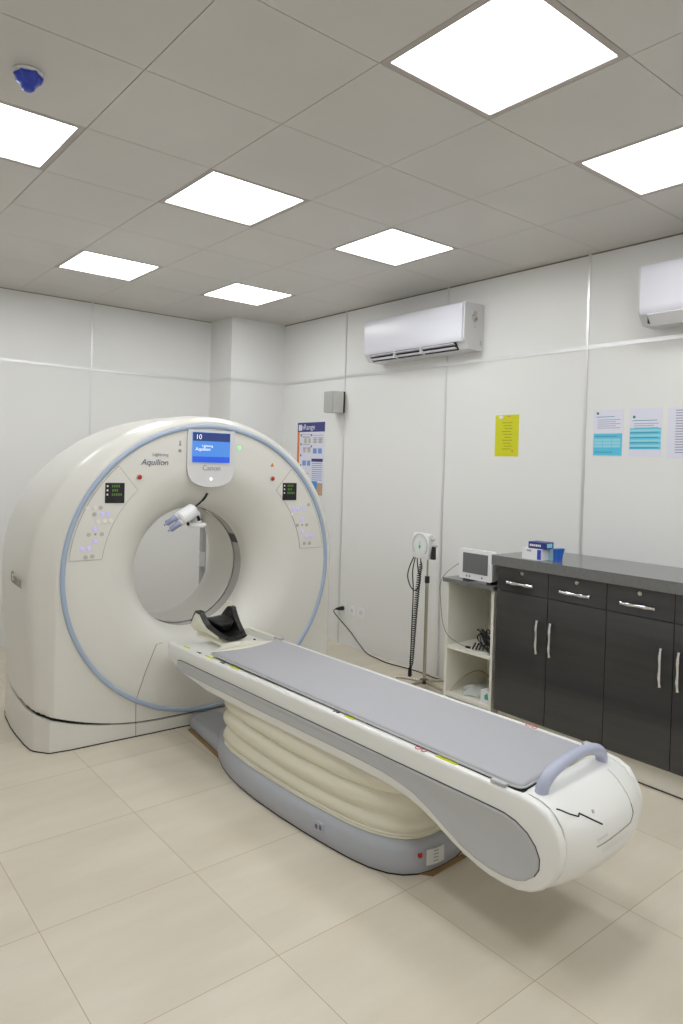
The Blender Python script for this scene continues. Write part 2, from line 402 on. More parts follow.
# skirt at the floor and the black joint above it
def plan(ins=0.0):
    p = []
    for d in (.86, .83, .8, .7, .6, .5, .35, .2, .11): p.append((-hl_(d) + ins, d))
    for d in (.08, .012): p.append((-hl_(d) + ins * .8, d + ins * .4))
    for q in range(-11, 12): p.append((q / 12 * .9, ins))
    for d in (.012, .08): p.append((hw(d) - ins * .8, d + ins * .4))
    for d in (.11, .2, .35, .5, .6, .7, .8, .83, .86): p.append((hw(d) - ins, d))
    return p
P0, P1 = plan(0), plan(.015)
bm = bmesh.new()
tz = [zs(x, max(0, d)) - .010 - .013 * smooth(-.55, -.93, x) * (1 - smooth(.1, .8, d)) for x, d in P0]
loft(bm, [[(x, d, .006) for x, d in P0], [(x, d, z) for (x, d), z in zip(P0, tz)], [(x, d, z) for (x, d), z in zip(P1, tz)]], True, True, True); fin('skirt', bm, 'gw', GA, 30)
bm = bmesh.new()
loft(bm, [[(x, d, z - .004) for (x, d), z in zip(P1, tz)], [(x, d, z + .04) for (x, d), z in zip(P1, tz)]], True, True, True); fin('joint_gap', bm, 'gap', GA)
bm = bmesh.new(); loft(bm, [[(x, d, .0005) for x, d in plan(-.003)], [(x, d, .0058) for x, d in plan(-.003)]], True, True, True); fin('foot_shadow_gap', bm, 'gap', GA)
# seams on the front
def line(name, pts, r=.0016, m='seam', par=None, seg=6):
    b = bmesh.new(); tube(b, pts, r, seg, 0); return fin(name, b, m, par or GA)
fz = -.0025
def arc(r, a0, a1, n=16): return [(r * cos(R(a0 + (a1 - a0) * q / n)), fz, ZC + r * sin(R(a0 + (a1 - a0) * q / n))) for q in range(n + 1)]
line('cover_seam', [(-.30, fz + .002, .545), (-.335, fz, .54), (-.40, fz, .38), (-.452, fz, .225)], .002)
line('cover_seam', [(-.452, -.001, .115), (-.449, -.001, .006)], .002)
line('cover_seam', [(-.452, -.001, .205), (-.452, -.001, .1)], .002)
# control panels with displays and buttons
def panel(sg, display, buttons, marks, pan, ins):
    a0, a1 = (133, 174) if sg < 0 else (47, 6)
    ro = RR - .03
    poly = [(ro * cos(R(a0 + (a1 - a0) * q / 14)), ZC + ro * sin(R(a0 + (a1 - a0) * q / 14))) for q in range(15)]
    ri = .68
    b0, b1 = (134, 174) if sg < 0 else (46, 6)
    inn = [(ri * cos(R(b1 + (b0 - b1) * q / 14)), ZC + ri * sin(R(b1 + (b0 - b1) * q / 14))) for q in range(15)]
    inn[0] = (inn[0][0], poly[-1][1])
    pts = poly + inn
    b = bmesh.new(); prism(b, pts, lambda u, v, h: (u, h, v), -.0018, -.0045); p = fin('control_panel', b, 'gw2', GA)
    b = bmesh.new(); tube(b, [(u, -.0038, v) for u, v in pts + pts[:1]], .0013, 5); fin('panel_seam', b, 'seam', p)
    x0, x1, z0, z1 = display
    b = bmesh.new(); prism(b, rrect(x0, x1, z0, z1, .004), lambda u, v, h: (u, h, v), -.0045, -.0075); dsp = fin('display', b, 'black', p)
    hh = (z1 - z0)
    for q, s in enumerate((' 0.0', ' 0.0', '-0.0')):
        pass
    b = bmesh.new()
    for q, (u0, u1) in enumerate(((.34, .74), (.36, .68), (.34, .86))):
        zc_ = z1 - hh * (.16 + .21 * q); u = x0 + (x1 - x0) * u0
        while u < x0 + (x1 - x0) * u1:
            box(b, u, u + .007, -.0083, -.0074, zc_ - .007, zc_ + .007); u += .0125
    fin('digits', b, 'green', dsp)
    b = bmesh.new()
    for q in range(3): zc_ = z1 - hh * (.16 + .21 * q); box(b, x0 + .008, x0 + .017, -.0083, -.0074, zc_ - .005, zc_ + .005)
    fin('display_icon', b, 'btnlight', dsp)
    for (x, z, kind) in buttons:
        b = bmesh.new(); cyl(b, (x, -.0045, z), (0, -1, 0), .0118, .004, 18, bev=.001); fin('button', b, kind, p)
    for (x, z) in marks:
        b = bmesh.new(); box(b, x - .006, x + .006, -.006, -.0044, z - .005, z + .005); fin('button_icon', b, 'seam', p)
V, G_, W_ = 'ledviolet', 'btn', 'btnlight'
panel(-1, (-.665, -.553, 1.40, 1.517),
      [(-.762, 1.372, W_), (-.722, 1.374, W_), (-.688, 1.374, G_), (-.722, 1.338, G_), (-.680, 1.337, V), (-.645, 1.337, V), (-.703, 1.293, W_), (-.663, 1.295, W_), (-.628, 1.296, W_),
       (-.718, 1.252, V), (-.752, 1.222, G_), (-.678, 1.222, G_), (-.716, 1.183, V), (-.786, 1.141, V), (-.748, 1.143, V), (-.766, 1.094, G_), (-.729, 1.097, G_)], [(-.715, 1.222), (-.79, 1.39)], None, None)
panel(1, (.523, .632, 1.407, 1.524),
      [(.735, 1.375, G_), (.612, 1.345, V), (.653, 1.347, V), (.695, 1.352, V), (.60, 1.31, W_), (.687, 1.272, V), (.648, 1.235, G_), (.724, 1.235, G_), (.69, 1.193, V), (.724, 1.157, V), (.768, 1.156, V), (.709, 1.108, G_), (.752, 1.107, G_)], [(.687, 1.235)], None, None)
# status lamps, emergency stops, marks
for x in (-.466, .441):
    b = bmesh.new(); cyl(b, (x, -.002, 1.552), (0, -1, 0), .017, .004, 24); eb = fin('stop_collar', b, 'btn', GA)
    b = bmesh.new(); cyl(b, (x, -.006, 1.552), (0, -1, 0), .0125, .012, 24, bev=.003); fin('stop_button', b, 'red', eb)
b = bmesh.new(); prism(b, [(.425, 1.632), (.452, 1.632), (.4385, 1.658)], lambda u, v, h: (u, h, v), -.002, -.004); fin('warning_mark', b, 'orange', GA)
b = bmesh.new(); cyl(b, (.189, -.002, 1.748), (0, -1, 0), .011, .004, 20, bev=.001); fin('status_lamp', b, 'led', GA)
b = bmesh.new(); box(b, -.219, -.211, -.004, -.002, 1.755, 1.778); box(b, -.222, -.208, -.004, -.002, 1.747, 1.757); cyl(b, (-.215, -.002, 1.719), (0, -1, 0), .0085, .0025, 16); box(b, -.226, -.204, -.004, -.002, 1.708, 1.713); fin('front_icons', b, 'logogrey', GA)
text('lettering', 'Aquilion', .05, (-.372, -.0035, 1.641), (1, 0, 0), (0, 0, 1), 'logo', GA, shear=.18)
text('lettering', 'Lightning', .028, (-.338, -.0035, 1.689), (1, 0, 0), (0, 0, 1), 'logogrey', GA)
# monitor in its shield-shaped housing
sh = [(-.158, 1.852), (.158, 1.852), (.163, 1.80), (.163, 1.62), (.155, 1.57), (.13, 1.53), (.09, 1.508), (.045, 1.497), (0, 1.494), (-.045, 1.497), (-.09, 1.508), (-.13, 1.53), (-.155, 1.57), (-.163, 1.62), (-.163, 1.80)]
sh = [(x - .008, z) for x, z in sh]
b = bmesh.new(); prism(b, sh, lambda u, v, h: (u, h, v), -.002, -.0125); bevel(b, .005, 3); mh = fin('monitor_housing', b, 'lilac', GA)
b = bmesh.new(); tube(b, [(x, -.004, z) for x, z in sh + sh[:1]], .0013, 6); fin('housing_seam', b, 'seam', mh)
b = bmesh.new(); box(b, -.140, .116, -.0175, -.013, 1.648, 1.836); bevel(b, .001, 1); sc = fin('screen', b, 'screenblue', mh)
b = bmesh.new(); box(b, -.138, .114, -.0185, -.0174, 1.782, 1.834); fin('screen_header', b, 'screennavy', sc)
b = bmesh.new(); box(b, -.138, .114, -.0182, -.0174, 1.65, 1.685); fin('screen_footer', b, 'screenroyal', sc)
text('lettering', '10', .042, (-.1, -.0188, 1.806), (1, 0, 0), (0, 0, 1), 'screenwhite', sc)
text('lettering', 'Lightning', .02, (-.04, -.0182, 1.752), (1, 0, 0), (0, 0, 1), 'screenwhite', sc)
text('lettering', 'Aquilion', .03, (-.07, -.0182, 1.731), (1, 0, 0), (0, 0, 1), 'screenwhite', sc)
text('lettering', 'Canon', .046, (-.008, -.0145, 1.614), (1, 0, 0), (0, 0, 1), 'logogrey', mh)
b = bmesh.new(); cyl(b, (-.01, -.0135, 1.545), (0, -1, 0), .009, .003, 16, bev=.0008); fin('lamp', b, 'ledwhite', mh)
# side lettering and top handle slots
text('lettering', 'Canon', .10, (-1.0745, .26, .945), (0, -1, 0), (0, 0, 1), 'seam', GA, ext=.0015)
for xx, dd in ((-.43, .3), (-.36, .12)):
    ang_ = math.acos(xx / .98); b = bmesh.new()
    W0, T0 = hw(dd), rt(dd)
    pts = []
    for q in range(7):
        a = ang_ + (q - 3) * .012; rr_ = 1 / math.sqrt((cos(a) / W0) ** 2 + (sin(a) / T0) ** 2) + .0005
        pts.append((rr_ * cos(a), dd + q * .004, ZC + rr_ * sin(a)))
    tube(b, pts, .003, 6); fin('lifting_slot', b, 'seam', GA)
# ------------------------------------------------------------------ power injector behind and in the bore
IN = thing('contrast_injector', 'white twin-syringe injector on a pole stand seen through the scanner bore', 'injector', (1.165, 3.37, 0))
px, py = 1.165, 3.37
def L_(x, y, z): return (x - px, y - py, z)
b = bmesh.new(); cyl(b, (0, 0, .10), (0, 0, 1), .019, 1.03, 20); cyl(b, (.03, .01, .1), (0, 0, 1), .013, 1.0, 16); fin('pole', b, 'cgrey', IN)
b = bmesh.new()
for q in range(5):
    a = 2 * pi * q / 5; tube(b, [(0, 0, .105), (.25 * cos(a), .25 * sin(a), .075)], [.026, .016], 10)
fin('stand_base', b, 'plastic2', IN)
for q in range(5):
    a = 2 * pi * q / 5; b = bmesh.new(); cyl(b, (.25 * cos(a) - .012, .25 * sin(a), .031), (1, 0, 0), .03, .024, 18, bev=.004); tube(b, [(.25 * cos(a), .25 * sin(a), .03), (.25 * cos(a), .25 * sin(a), .078)], .008, 8); fin('caster', b, 'rubber', IN)
b = bmesh.new(); box(b, -.035, .015, -.03, .01, .78, .9); bevel(b, .008); fin('control_box', b, 'plastic', IN)
b = bmesh.new(); tube(b, spline([L_(1.165, 3.36, 1.12), L_(1.10, 3.26, 1.19), L_(.93, 2.98, 1.2), L_(.72, 2.6, 1.225), L_(.50, 2.25, 1.27), L_(.46, 2.17, 1.30)], 5), .022, 12); fin('arm', b, 'plastic', IN)
b = bmesh.new(); c = Vector(L_(.475, 2.16, 1.25)); cyl(b, c - Vector((0, 0, .012)), (0, 0, 1), .062, .026, 28, bev=.008); cyl(b, c, (0, 0, 1), .03, .085, 20, r2=.018); fin('swivel', b, 'plastic', IN)
hd0 = Vector(L_(.42, 2.13, 1.34)); hdir = (Vector((.215, 2.06, 1.245)) - Vector((.42, 2.13, 1.34))).normalized()
b = bmesh.new(); cyl(b, hd0 - hdir * .02, hdir, .046, .14, 24, bev=.01); fin('injector_head', b, 'plastic', IN)
side_ = hdir.cross(Vector((0, 1, 0))).normalized()
for s in (-1, 1):
    st = hd0 + hdir * .112 + side_ * (.019 * s) + Vector((0, -.012 * s, 0))
    b = bmesh.new(); cyl(b, st - hdir * .03, hdir, .022, .05, 18, bev=.004); fin('clamp', b, 'plastic2', IN)
    b = bmesh.new(); cyl(b, st + hdir * .015, hdir, .0175, .075, 18); cyl(b, st + hdir * .09, hdir, .0175, .012, 18, r2=.006); cyl(b, st + hdir * .102, hdir, .005, .015, 10); fin('syringe', b, 'syringe', IN)
b = bmesh.new(); cyl(b, hd0 + hdir * .07 + Vector((.01, -.03, -.035)), (0.2, -.3, -1), .009, .02, 12); fin('knob', b, 'black', IN); b = bmesh.new(); cyl(b, hd0 + Vector((.04, -.01, -.03)), (0.4, 0, -1), .01, .03, 12); fin('knob', b, 'black', IN)
b = bmesh.new(); tube(b, spline([L_(.435, 2.12, 1.365), L_(.462, 2.10, 1.395), L_(.482, 2.08, 1.425), L_(.496, 2.07, 1.457)], 5), [.006] * 8 + [.008] * 8, 10); fin('lever', b, 'black', IN)

# ------------------------------------------------------------------ patient table
TA = thing('patient_table', 'long white and grey scanner couch with rounded end', 'scanner table', (.5, 1.95, 0), R(2.2))
tp = lambda w, t, z: (w, -t, z)
top_pts = [(-.062, .545), (-.060, .565), (-.045, .573), (2.3, .575), (2.40, .574), (2.46, .567), (2.505, .55), (2.54, .512), (2.556, .475), (2.558, .43)]
bot_pts = [(2.55, .385), (2.525, .335), (2.49, .297), (2.45, .272), (2.40, .257), (2.35, .252), (2.29, .254), (2.24, .262), (2.18, .277), (2.12, .299), (2.05, .33), (1.97, .36), (1.89, .379), (1.8, .388), (1.6, .392), (1.2, .393), (.8, .393), (.4, .398), (.12, .432), (.02, .462), (-.04, .485), (-.058, .50)]
prof2 = top_pts + bot_pts              # clockwise in (t, z)
ccw = list(reversed(prof2))
def shell(w_out, w_in, up=0):
    s = 1 if w_in > w_out else -1
    b = bmesh.new(); rings = []
    for off, ins in ((0, .015), (.002, .008), (.006, .003), (.011, .001), (.017, 0), (abs(w_in - w_out), 0)):
        rings.append([tp(w_out + s * off, t_, z_ + up * smooth(.5, .57, z_)) for t_, z_ in inset2(ccw, ins)])
    loft(b, rings, True, True, True); return b
for s in (-1, 1):
    fin('side_shell', shell(.283 * s + (.004 if s > 0 else 0), .25 * s, .006 if s < 0 else .015), 'couch', TA, 45)
# middle body
b = bmesh.new()
midp = [(-.03, .48), (-.02, .535), (.02, .560), (2.36, .560), (2.40, .40), (2.30, .265), (2.18, .285), (1.97, .37), (1.8, .396), (.12, .43)]
prism(b, midp, lambda u, v, h: tp(h, u, v), -.2495, .2495); fin('couch_frame', b, 'couch', TA)
# end cap between the side shells, bulging outward
capprof = [(2.392, .560), (2.393, .574), (2.40, .5795), (2.43, .5795), (2.465, .574), (2.505, .556), (2.54, .517), (2.555, .476), (2.558, .43), (2.55, .385), (2.525, .335), (2.49, .297), (2.45, .272), (2.40, .257), (2.35, .252), (2.29, .254)]
capprof = [tuple(p) for p in spline([(a, 0, z) for a, z in capprof], 3)]
capprof = [(p[0], p[2]) for p in capprof]
def bul(w): return 1 - min(1, abs(w) / .25) ** 3.0
def capt(w, t_, z_):
    k_ = smooth(2.36, 2.56, t_)
    return tp(w, t_ + .047 * bul(w) * k_, z_ + .014 * bul(w) * smooth(.545, .585, z_) - .004 * bul(w) * smooth(.3, .25, z_))
b = bmesh.new()
ws = [-.2498, -.249, -.242, -.23, -.21, -.18, -.14, -.1, -.05, 0, .05, .1, .14, .18, .21, .23, .242, .249, .2498]
rows = []
for w in ws:
    q = .0016 if abs(w) > .2495 else 0
    cx_, cz_ = 2.42, .42
    rows.append([capt(w, t_ + (cx_ - t_) * q * 4, z_ + (cz_ - z_) * q * 4) for t_, z_ in capprof])
loft(b, rows, False); CAP = fin('end_cap', b, 'couch', TA, 50)
def oncap(w, s, off=.0008):
    i = min(max(s, 0), .9999) * (len(capprof) - 1); k_ = int(i); f = i - k_
    t_ = capprof[k_][0] * (1 - f) + capprof[k_ + 1][0] * f; z_ = capprof[k_][1] * (1 - f) + capprof[k_ + 1][1] * f
    d_ = Vector((t_ - 2.40, z_ - .43)).normalized() * off
    return capt(w, t_ + d_.x, z_ + d_.y)
def capline(name, ctrl, r, m):
    pts = []
    for (w0, s0), (w1, s1) in zip(ctrl, ctrl[1:]):
        for q in range(8): pts.append(oncap(w0 + (w1 - w0) * q / 8, s0 + (s1 - s0) * q / 8))
    pts.append(oncap(*ctrl[-1])); bb = bmesh.new(); tube(bb, pts, r, 6); fin(name, bb, m, CAP)
capline('cap_seam', [(-.232, .325), (-.20, .355), (-.175, .37), (-.165, .36), (-.09, .43)], .0026, 'gap')
capline('cap_seam', [(-.13, .520), (.09, .502), (.118, .47), (.118, .42)], .0018, 'seam')
capline('cap_seam', [(.118, .42), (.14, .27), (.122, .38)], .0012, 'btn')
b = bmesh.new()
g_ = [[oncap(-.10 + .18 * i / 8, .535 + .03 * j / 2, .0012) for i in range(9)] for j in range(3)]
loft(b, g_, False); fin('rating_label', b, 'stick', CAP)
b = bmesh.new(); loft(b, [[oncap(-.13 + .06 * i / 4, .485 + .012 * j - .006 * i / 4, .001) for i in range(5)] for j in range(2)], False); fin('moulded_grip', b, 'plastic2', CAP)
b = bmesh.new(); c = oncap(-.105, .37, .001); cyl(b, c, (0, -1, .8), .006, .003, 12); fin('cap_screw', b, 'btn', CAP)
# push handle
b = bmesh.new(); hp_ = []
for q in range(25):
    a = pi * q / 24; hp_.append(tp(-.01 - .20 * cos(a), 2.437 + .012 * sin(a), .578 + .088 * sin(a) ** .8))
tube(b, hp_, [.0185 + .004 * abs(cos(pi * q / 24)) for q in range(25)], 14); fin('push_handle', b, 'handle', TA, 60)
# grey inset side panels
gp = [(.072, .492), (.10, .502), (1.0, .501), (1.9, .499), (2.28, .499), (2.34, .498), (2.39, .488), (2.435, .466), (2.467, .435), (2.484, .40), (2.483, .365), (2.466, .335), (2.435, .308), (2.40, .292), (2.35, .283), (2.29, .283), (2.23, .292), (2.16, .312), (2.08, .347), (2.0, .385), (1.93, .41), (1.85, .425), (1.75, .435), (1.6, .438), (.8, .437), (.2, .438), (.10, .441), (.072, .45), (.064, .472)]
for s in (-1, 1):
    b = bmesh.new()
    bulge = [(.279, 0), (.284, .0005), (.2862, .003), (.2868, .008), (.2862, .016), (.285, .022)]
    loft(b, [[tp(s * w, t_, z_) for t_, z_ in inset2(list(reversed(gp)), i_)] for w, i_ in bulge], True, True, True)
    fin('side_panel', b, 'cgrey', TA, 50)['label'] = 'grey inset side panel'
    b = bmesh.new(); tube(b, [tp(s * .2838, t_, z_ + .0018) for t_, z_ in gp[:12]], .0018, 6); fin('panel_seam', b, 'gap', TA)
# carbon top plate and grey runner under the mattress
b = bmesh.new(); box(b, -.24, .24, -2.385, -.33, .5605, .572); bevel(b, .002); fin('couch_top', b, 'cream', TA)
b = bmesh.new(); box(b, -.2493, -.2405, -2.39, -1.62, .5605, .5795); fin('dark_gap', b, 'gap', TA)
b = bmesh.new(); prism(b, [(1.62, -.246), (2.37, -.264), (2.398, -.258), (2.402, -.16), (2.36, -.16), (2.3, -.24), (1.62, -.24)], lambda u, v, h: tp(v, u, h), .5800, .5812); fin('dark_gap', b, 'gap', TA)
for tt, ww, sz in ((2.31, -.264, .03), (2.36, .254, .03), (.325, .256, .028)):
    b = bmesh.new(); box(b, ww - .016, ww + .016, -tt - sz, -tt + sz, .5815 if ww < 0 else .5905, .592 if ww < 0 else .606); bevel(b, .004); fin('mattress_clip', b, 'cgrey', TA)
b = bmesh.new(); box(b, .2505, .262, -.30, -.0, .5905, .602); bevel(b, .003); fin('edge_rail', b, 'cream', TA)
# stickers along the rail
def stk(t0, t1, w0, w1, m, name='sticker'):
    b = bmesh.new(); box(b, w0, w1, -t1, -t0, .5795 + (.009 if w0 > 0 else 0), .5823 + (.009 if w0 > 0 else 0)); fin(name, b, m, TA)
stk(.10, .16, -.264, -.252, 'yellow'); stk(.34, .42, -.264, -.252, 'yellow'); stk(.60, .67, -.264, -.252, 'yellow'); stk(1.50, 1.56, -.266, -.252, 'yellow'); stk(2.02, 2.12, -.27, -.252, 'yellow'); stk(1.95, 2.03, .2535, .264, 'cream')
for t0 in (.255, .50, 1.43):
    b = bmesh.new()
    for q in range(3): box(b, -.266 + .004 * (q % 2), -.257 + .003 * q, -t0 - .012 * q - .008, -t0 - .012 * q, .5795, .5822)
    fin('warning_icon', b, 'black', TA)
def ringmark(t0, w0):
    zz = .58 if w0 < 0 else .589
    b = bmesh.new()
    for q in (0, 1):
        lathe(b, [(.010, zz), (.0125, zz), (.0125, zz + .0026), (.010, zz + .0026)], lambda x, y, h: tp(w0 + x, t0 + .03 * q + y, h), 16, closed=True)
    fin('prohibition_mark', b, 'red', TA)
ringmark(1.93, -.264); ringmark(2.07, .266)
# base, connector, bellows
bh = [(.29, .13), (.32, .152), (.40, .195), (.5, .235), (.62, .268), (.75, .29), (.9, .304), (1.1, .31), (1.3, .306), (1.46, .297), (1.58, .286), (1.68, .268), (1.76, .235), (1.81, .195), (1.845, .14), (1.862, .08), (1.866, 0)]
def base_plan(ins):
    near = [(t_, -h_) for t_, h_ in bh]; far = [(t_, h_) for t_, h_ in reversed(bh[:-1])]
    pl = near + far                                        # (t, w)
    return inset2(pl, ins)
b = bmesh.new()
rings = []
for z, i_ in ((.007, .004), (.015, 0), (.06, -.004), (.095, .002), (.112, .010), (.122, .022), (.126, .036)):
    rings.append([tp(w, t_, z) for t_, w in base_plan(i_)])
loft(b, rings, True, True, True); fin('base', b, 'bgrey', TA, 50)
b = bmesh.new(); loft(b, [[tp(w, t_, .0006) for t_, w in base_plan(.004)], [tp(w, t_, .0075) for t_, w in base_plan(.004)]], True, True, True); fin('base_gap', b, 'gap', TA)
b = bmesh.new()
rings = []
for z, i_ in ((.012, 0), (.055, .002), (.075, .012), (.088, .03), (.093, .05)):
    rings.append([tp(w, t_, z) for t_, w in inset2([(-.11, -.088), (.45, -.175), (.45, .175), (-.11, .088)], i_)])
loft(b, rings, True, True, True); fin('base_link', b, 'bgrey', TA, 40)
b = bmesh.new(); prism(b, [(-.09, -.115), (.40, -.19), (.42, -.16), (-.09, -.09)], lambda u, v, h: tp(v, u, h), .0004, .004); fin('packing_strip', b, 'brown', TA)
b = bmesh.new(); prism(b, [(1.84, -.135), (1.885, -.10), (1.885, .12), (1.86, .12)], lambda u, v, h: tp(v, u, h), .0004, .004); fin('packing_strip', b, 'brown', TA)
def bel_plan(ins):
    pts = []
    for t_, h_ in [(.44, .05), (.442, .12), (.455, .18), (.49, .222), (.60, .25), (.80, .272), (1.05, .28), (1.25, .278), (1.42, .27), (1.55, .258), (1.65, .238), (1.73, .205), (1.785, .16), (1.815, .11), (1.828, .05)]:
        pts.append((t_, -h_))
    pts += [(t_, -w) for t_, w in reversed(pts)]
    return inset2(pts, ins)
b = bmesh.new(); rings = []
lev = [(.122, .010), (.129, .002), (.135, .008), (.141, .002), (.147, .009), (.155, .002), (.172, -.004), (.195, .000), (.212, .013), (.222, .017), (.232, .004), (.258, -.007), (.288, -.004), (.306, .014), (.314, .022), (.322, .008), (.342, -.004), (.366, .000), (.384, .018), (.392, .026), (.41, .03)]
for z, i_ in lev:
    rings.append([tp(w, t_, z - (.012 * sin(3.0 * t_ + 14 * z) if .17 < z < .38 else 0)) for t_, w in base_plan_b] if False else [tp(w, t_, z + (.012 * sin(2.6 * t_ + 1.0) * smooth(.16, .24, z) * smooth(.40, .34, z))) for t_, w in bel_plan(i_ * .8)])
loft(b, rings, True, True, True); fin('bellows', b, 'bellows', TA, 75)['label'] = 'cream pleated bellows'
# rating plate, socket on the base
def onbase(t0, z0):  # near side normal
    h_ = interp(t0, bh); return h_
b = bmesh.new(); w0 = -interp(1.40, bh) - .0045; box(b, w0 - .003, w0 + .01, -1.43, -1.375, .055, .092); bevel(b, .002, 1); so = fin('base_socket', b, 'cgrey', TA)
b = bmesh.new(); box(b, w0 - .0045, w0, -1.398, -1.38, .06, .08); box(b, w0 - .0045, w0, -1.425, -1.408, .064, .084); fin('socket_pin', b, 'logo', so)
b = bmesh.new(); 
for q in range(1):
    pl = [(1.8555, -.112), (1.8665, -.08), (1.8705, -.055), (1.8715, -.02)]
    loft(b, [[tp(w, t_ + .0025, z) for t_, w in pl] for z in (.035, .10)], False)
rp_ = fin('rating_label', b, 'stick', TA)
for q in range(4):
    b = bmesh.new(); loft(b, [[tp(w, t_ + .0035, z + .088 - .014 * q) for t_, w in pl[1:3]] for z in (0, .005)], False); fin('print', b, 'ptext', rp_)
b = bmesh.new(); box(b, -.146, -.13, -1.853, -1.835, .075, .09); fin('red_mark', b, 'red', TA)

# mattress
def mtop():
    pts = []
    for q in range(17):
        w = -.234 + .468 * q / 16; f = w / .234
        pts.append((w, .345 + .055 * (1 - f * f) - .015 * f))
    return pts
hl = mtop()
mp_ = [(t_, w) for w, t_ in hl]
mp_ += [(2.33, .228), (2.352, .223), (2.362, .210), (2.365, .19), (2.387, -.20), (2.389, -.228), (2.384, -.246), (2.372, -.255), (2.35, -.258)]
MT = thing('mattress', 'long thin grey mattress pad lying on the scanner couch', 'mattress', (.5, 1.95, 0), R(2.2))
b = bmesh.new(); rings = []
area = sum(mp_[i - 1][0] * mp_[i][1] - mp_[i][0] * mp_[i - 1][1] for i in range(len(mp_)))
if area < 0: mp_ = mp_[::-1]
for z, i_ in ((.5812, .004), (.5835, .001), (.587, 0), (.595, .001), (.599, .004), (.6015, .009), (.6025, .016)):
    rings.append([tp(w, t_, z) for t_, w in inset2(mp_, i_)])
loft(b, rings, True, True, True); fin('pad', b, 'mattress', MT, 60)
b = bmesh.new(); tube(b, [tp(w, t_, .588) for t_, w in mp_ + mp_[:1]], .0042, 8); fin('piping', b, 'cgrey', MT)

# head holder
HH = thing('head_holder', 'cream head cradle with black padding at the head of the couch', 'headrest', (.5, 1.95, .0165), R(2.2))
def ze(t_): return interp(t_, [(-.10, .645), (-.05, .705), (-.02, .733), (.02, .73), (.05, .69), (.09, .655), (.15, .630), (.22, .602)])
def hc(t_): return interp(t_, [(-.10, .108), (0, .122), (.09, .108), (.22, .072)])
def cup(dr, zb, t0, t1, n, lip, cut=0.0):
    out = []
    for q in range(n + 1):
        t_ = t0 + (t1 - t0) * q / n; zt = min(ze(t_) + lip, .8 - cut)
        hh_ = max(zt - zb, .006); row = []
        for k_ in range(25):
            f = -1 + 2 * k_ / 24
            a = f * pi / 2
            row.append(tp(.012 + (hc(t_) - dr) * sin(a) * (1 + .10 * abs(f) ** 3), t_, zb + hh_ * (1 - cos(a)) ** 1.1))
        out.append(row)
    return out
def dish(b, o1, o2):
    loft(b, o1, False); loft(b, [list(reversed(r_)) for r_ in o2], False)
    for e in (0, -1): loft(b, [[r_[e] for r_ in o1], [r_[e] for r_ in o2]], False)
    for e in (0, -1): loft(b, [o1[e], list(reversed(o2[e])) [::-1]], False)
b = bmesh.new(); dish(b, cup(0, .574, -.10, .17, 20, -.014), cup(.008, .582, -.10, .17, 20, -.014)); fin('cradle_shell', b, 'cream', HH, 40)
b = bmesh.new(); dish(b, cup(.0, .584, -.09, .23, 20, .004, .05), cup(.030, .606, -.09, .23, 20, .004, .05)); fin('pad', b, 'blackpad', HH, 50)['label'] = 'black padding'
b = bmesh.new(); rings = []
for t_, s_ in ((-.07, .7), (-.055, .92), (-.01, 1.0), (.05, .95), (.09, .8), (.115, .5)):
    row = []
    for k_ in range(24):
        a = 2 * pi * k_ / 24; row.append(tp(.018 + .078 * s_ * cos(a), t_, .640 + .036 * s_ * sin(a) + .03 * abs(cos(a)) ** 2 * s_))
    rings.append(row)
loft(b, rings, True, True, True); fin('head_cushion', b, 'blackpad', HH, 60)
b = bmesh.new(); loft(b, [[tp(w, t_, z) for t_, w in rrect(-.085 + i_, -.015 - i_, .112 + dw, .122 + dw, .004, 3)] for z, dw, i_ in ((.60, 0, 0), (.70, .014, 0), (.745, .018, .004), (.757, .019, .012))], True, True, True); fin('side_tab', b, 'cream', HH, 40)
b = bmesh.new()
pl = [(-.10, -.06), (.12, -.062), (.20, -.072), (.25, -.10), (.29, -.15), (.318, -.205), (.333, -.224)]
pl = pl + [(t_, -w) for t_, w in reversed(pl)]
loft(b, [[tp(w, t_, z) for t_, w in inset2(pl, i_)] for z, i_ in ((.556, 0), (.568, 0), (.574, .004), (.576, .010))], True, True, True)
fin('neck_plate', b, 'cream', HH, 40)
b = bmesh.new()
pl2 = [(-.10, .058), (.06, .058), (.16, .058), (.22, .05), (.29, .02)]
loft(b, [[tp(w * k_, t_, .574 + (1 - abs(k_) ** 3) * 0.016 * (1 - smooth(.1, .30, t_))) for k_ in [-1 + 2 * q / 10 for q in range(11)]] for t_, w in pl2], False)
fin('neck_ramp', b, 'cream', HH, 60)
for tt in (.17, .25):
    b = bmesh.new(); cyl(b, tp(.09 + (tt - .17) * .5, tt, .575), (0, 0, 1), .008, .006, 12, bev=.002); fin('fixing_knob', b, 'black', HH)

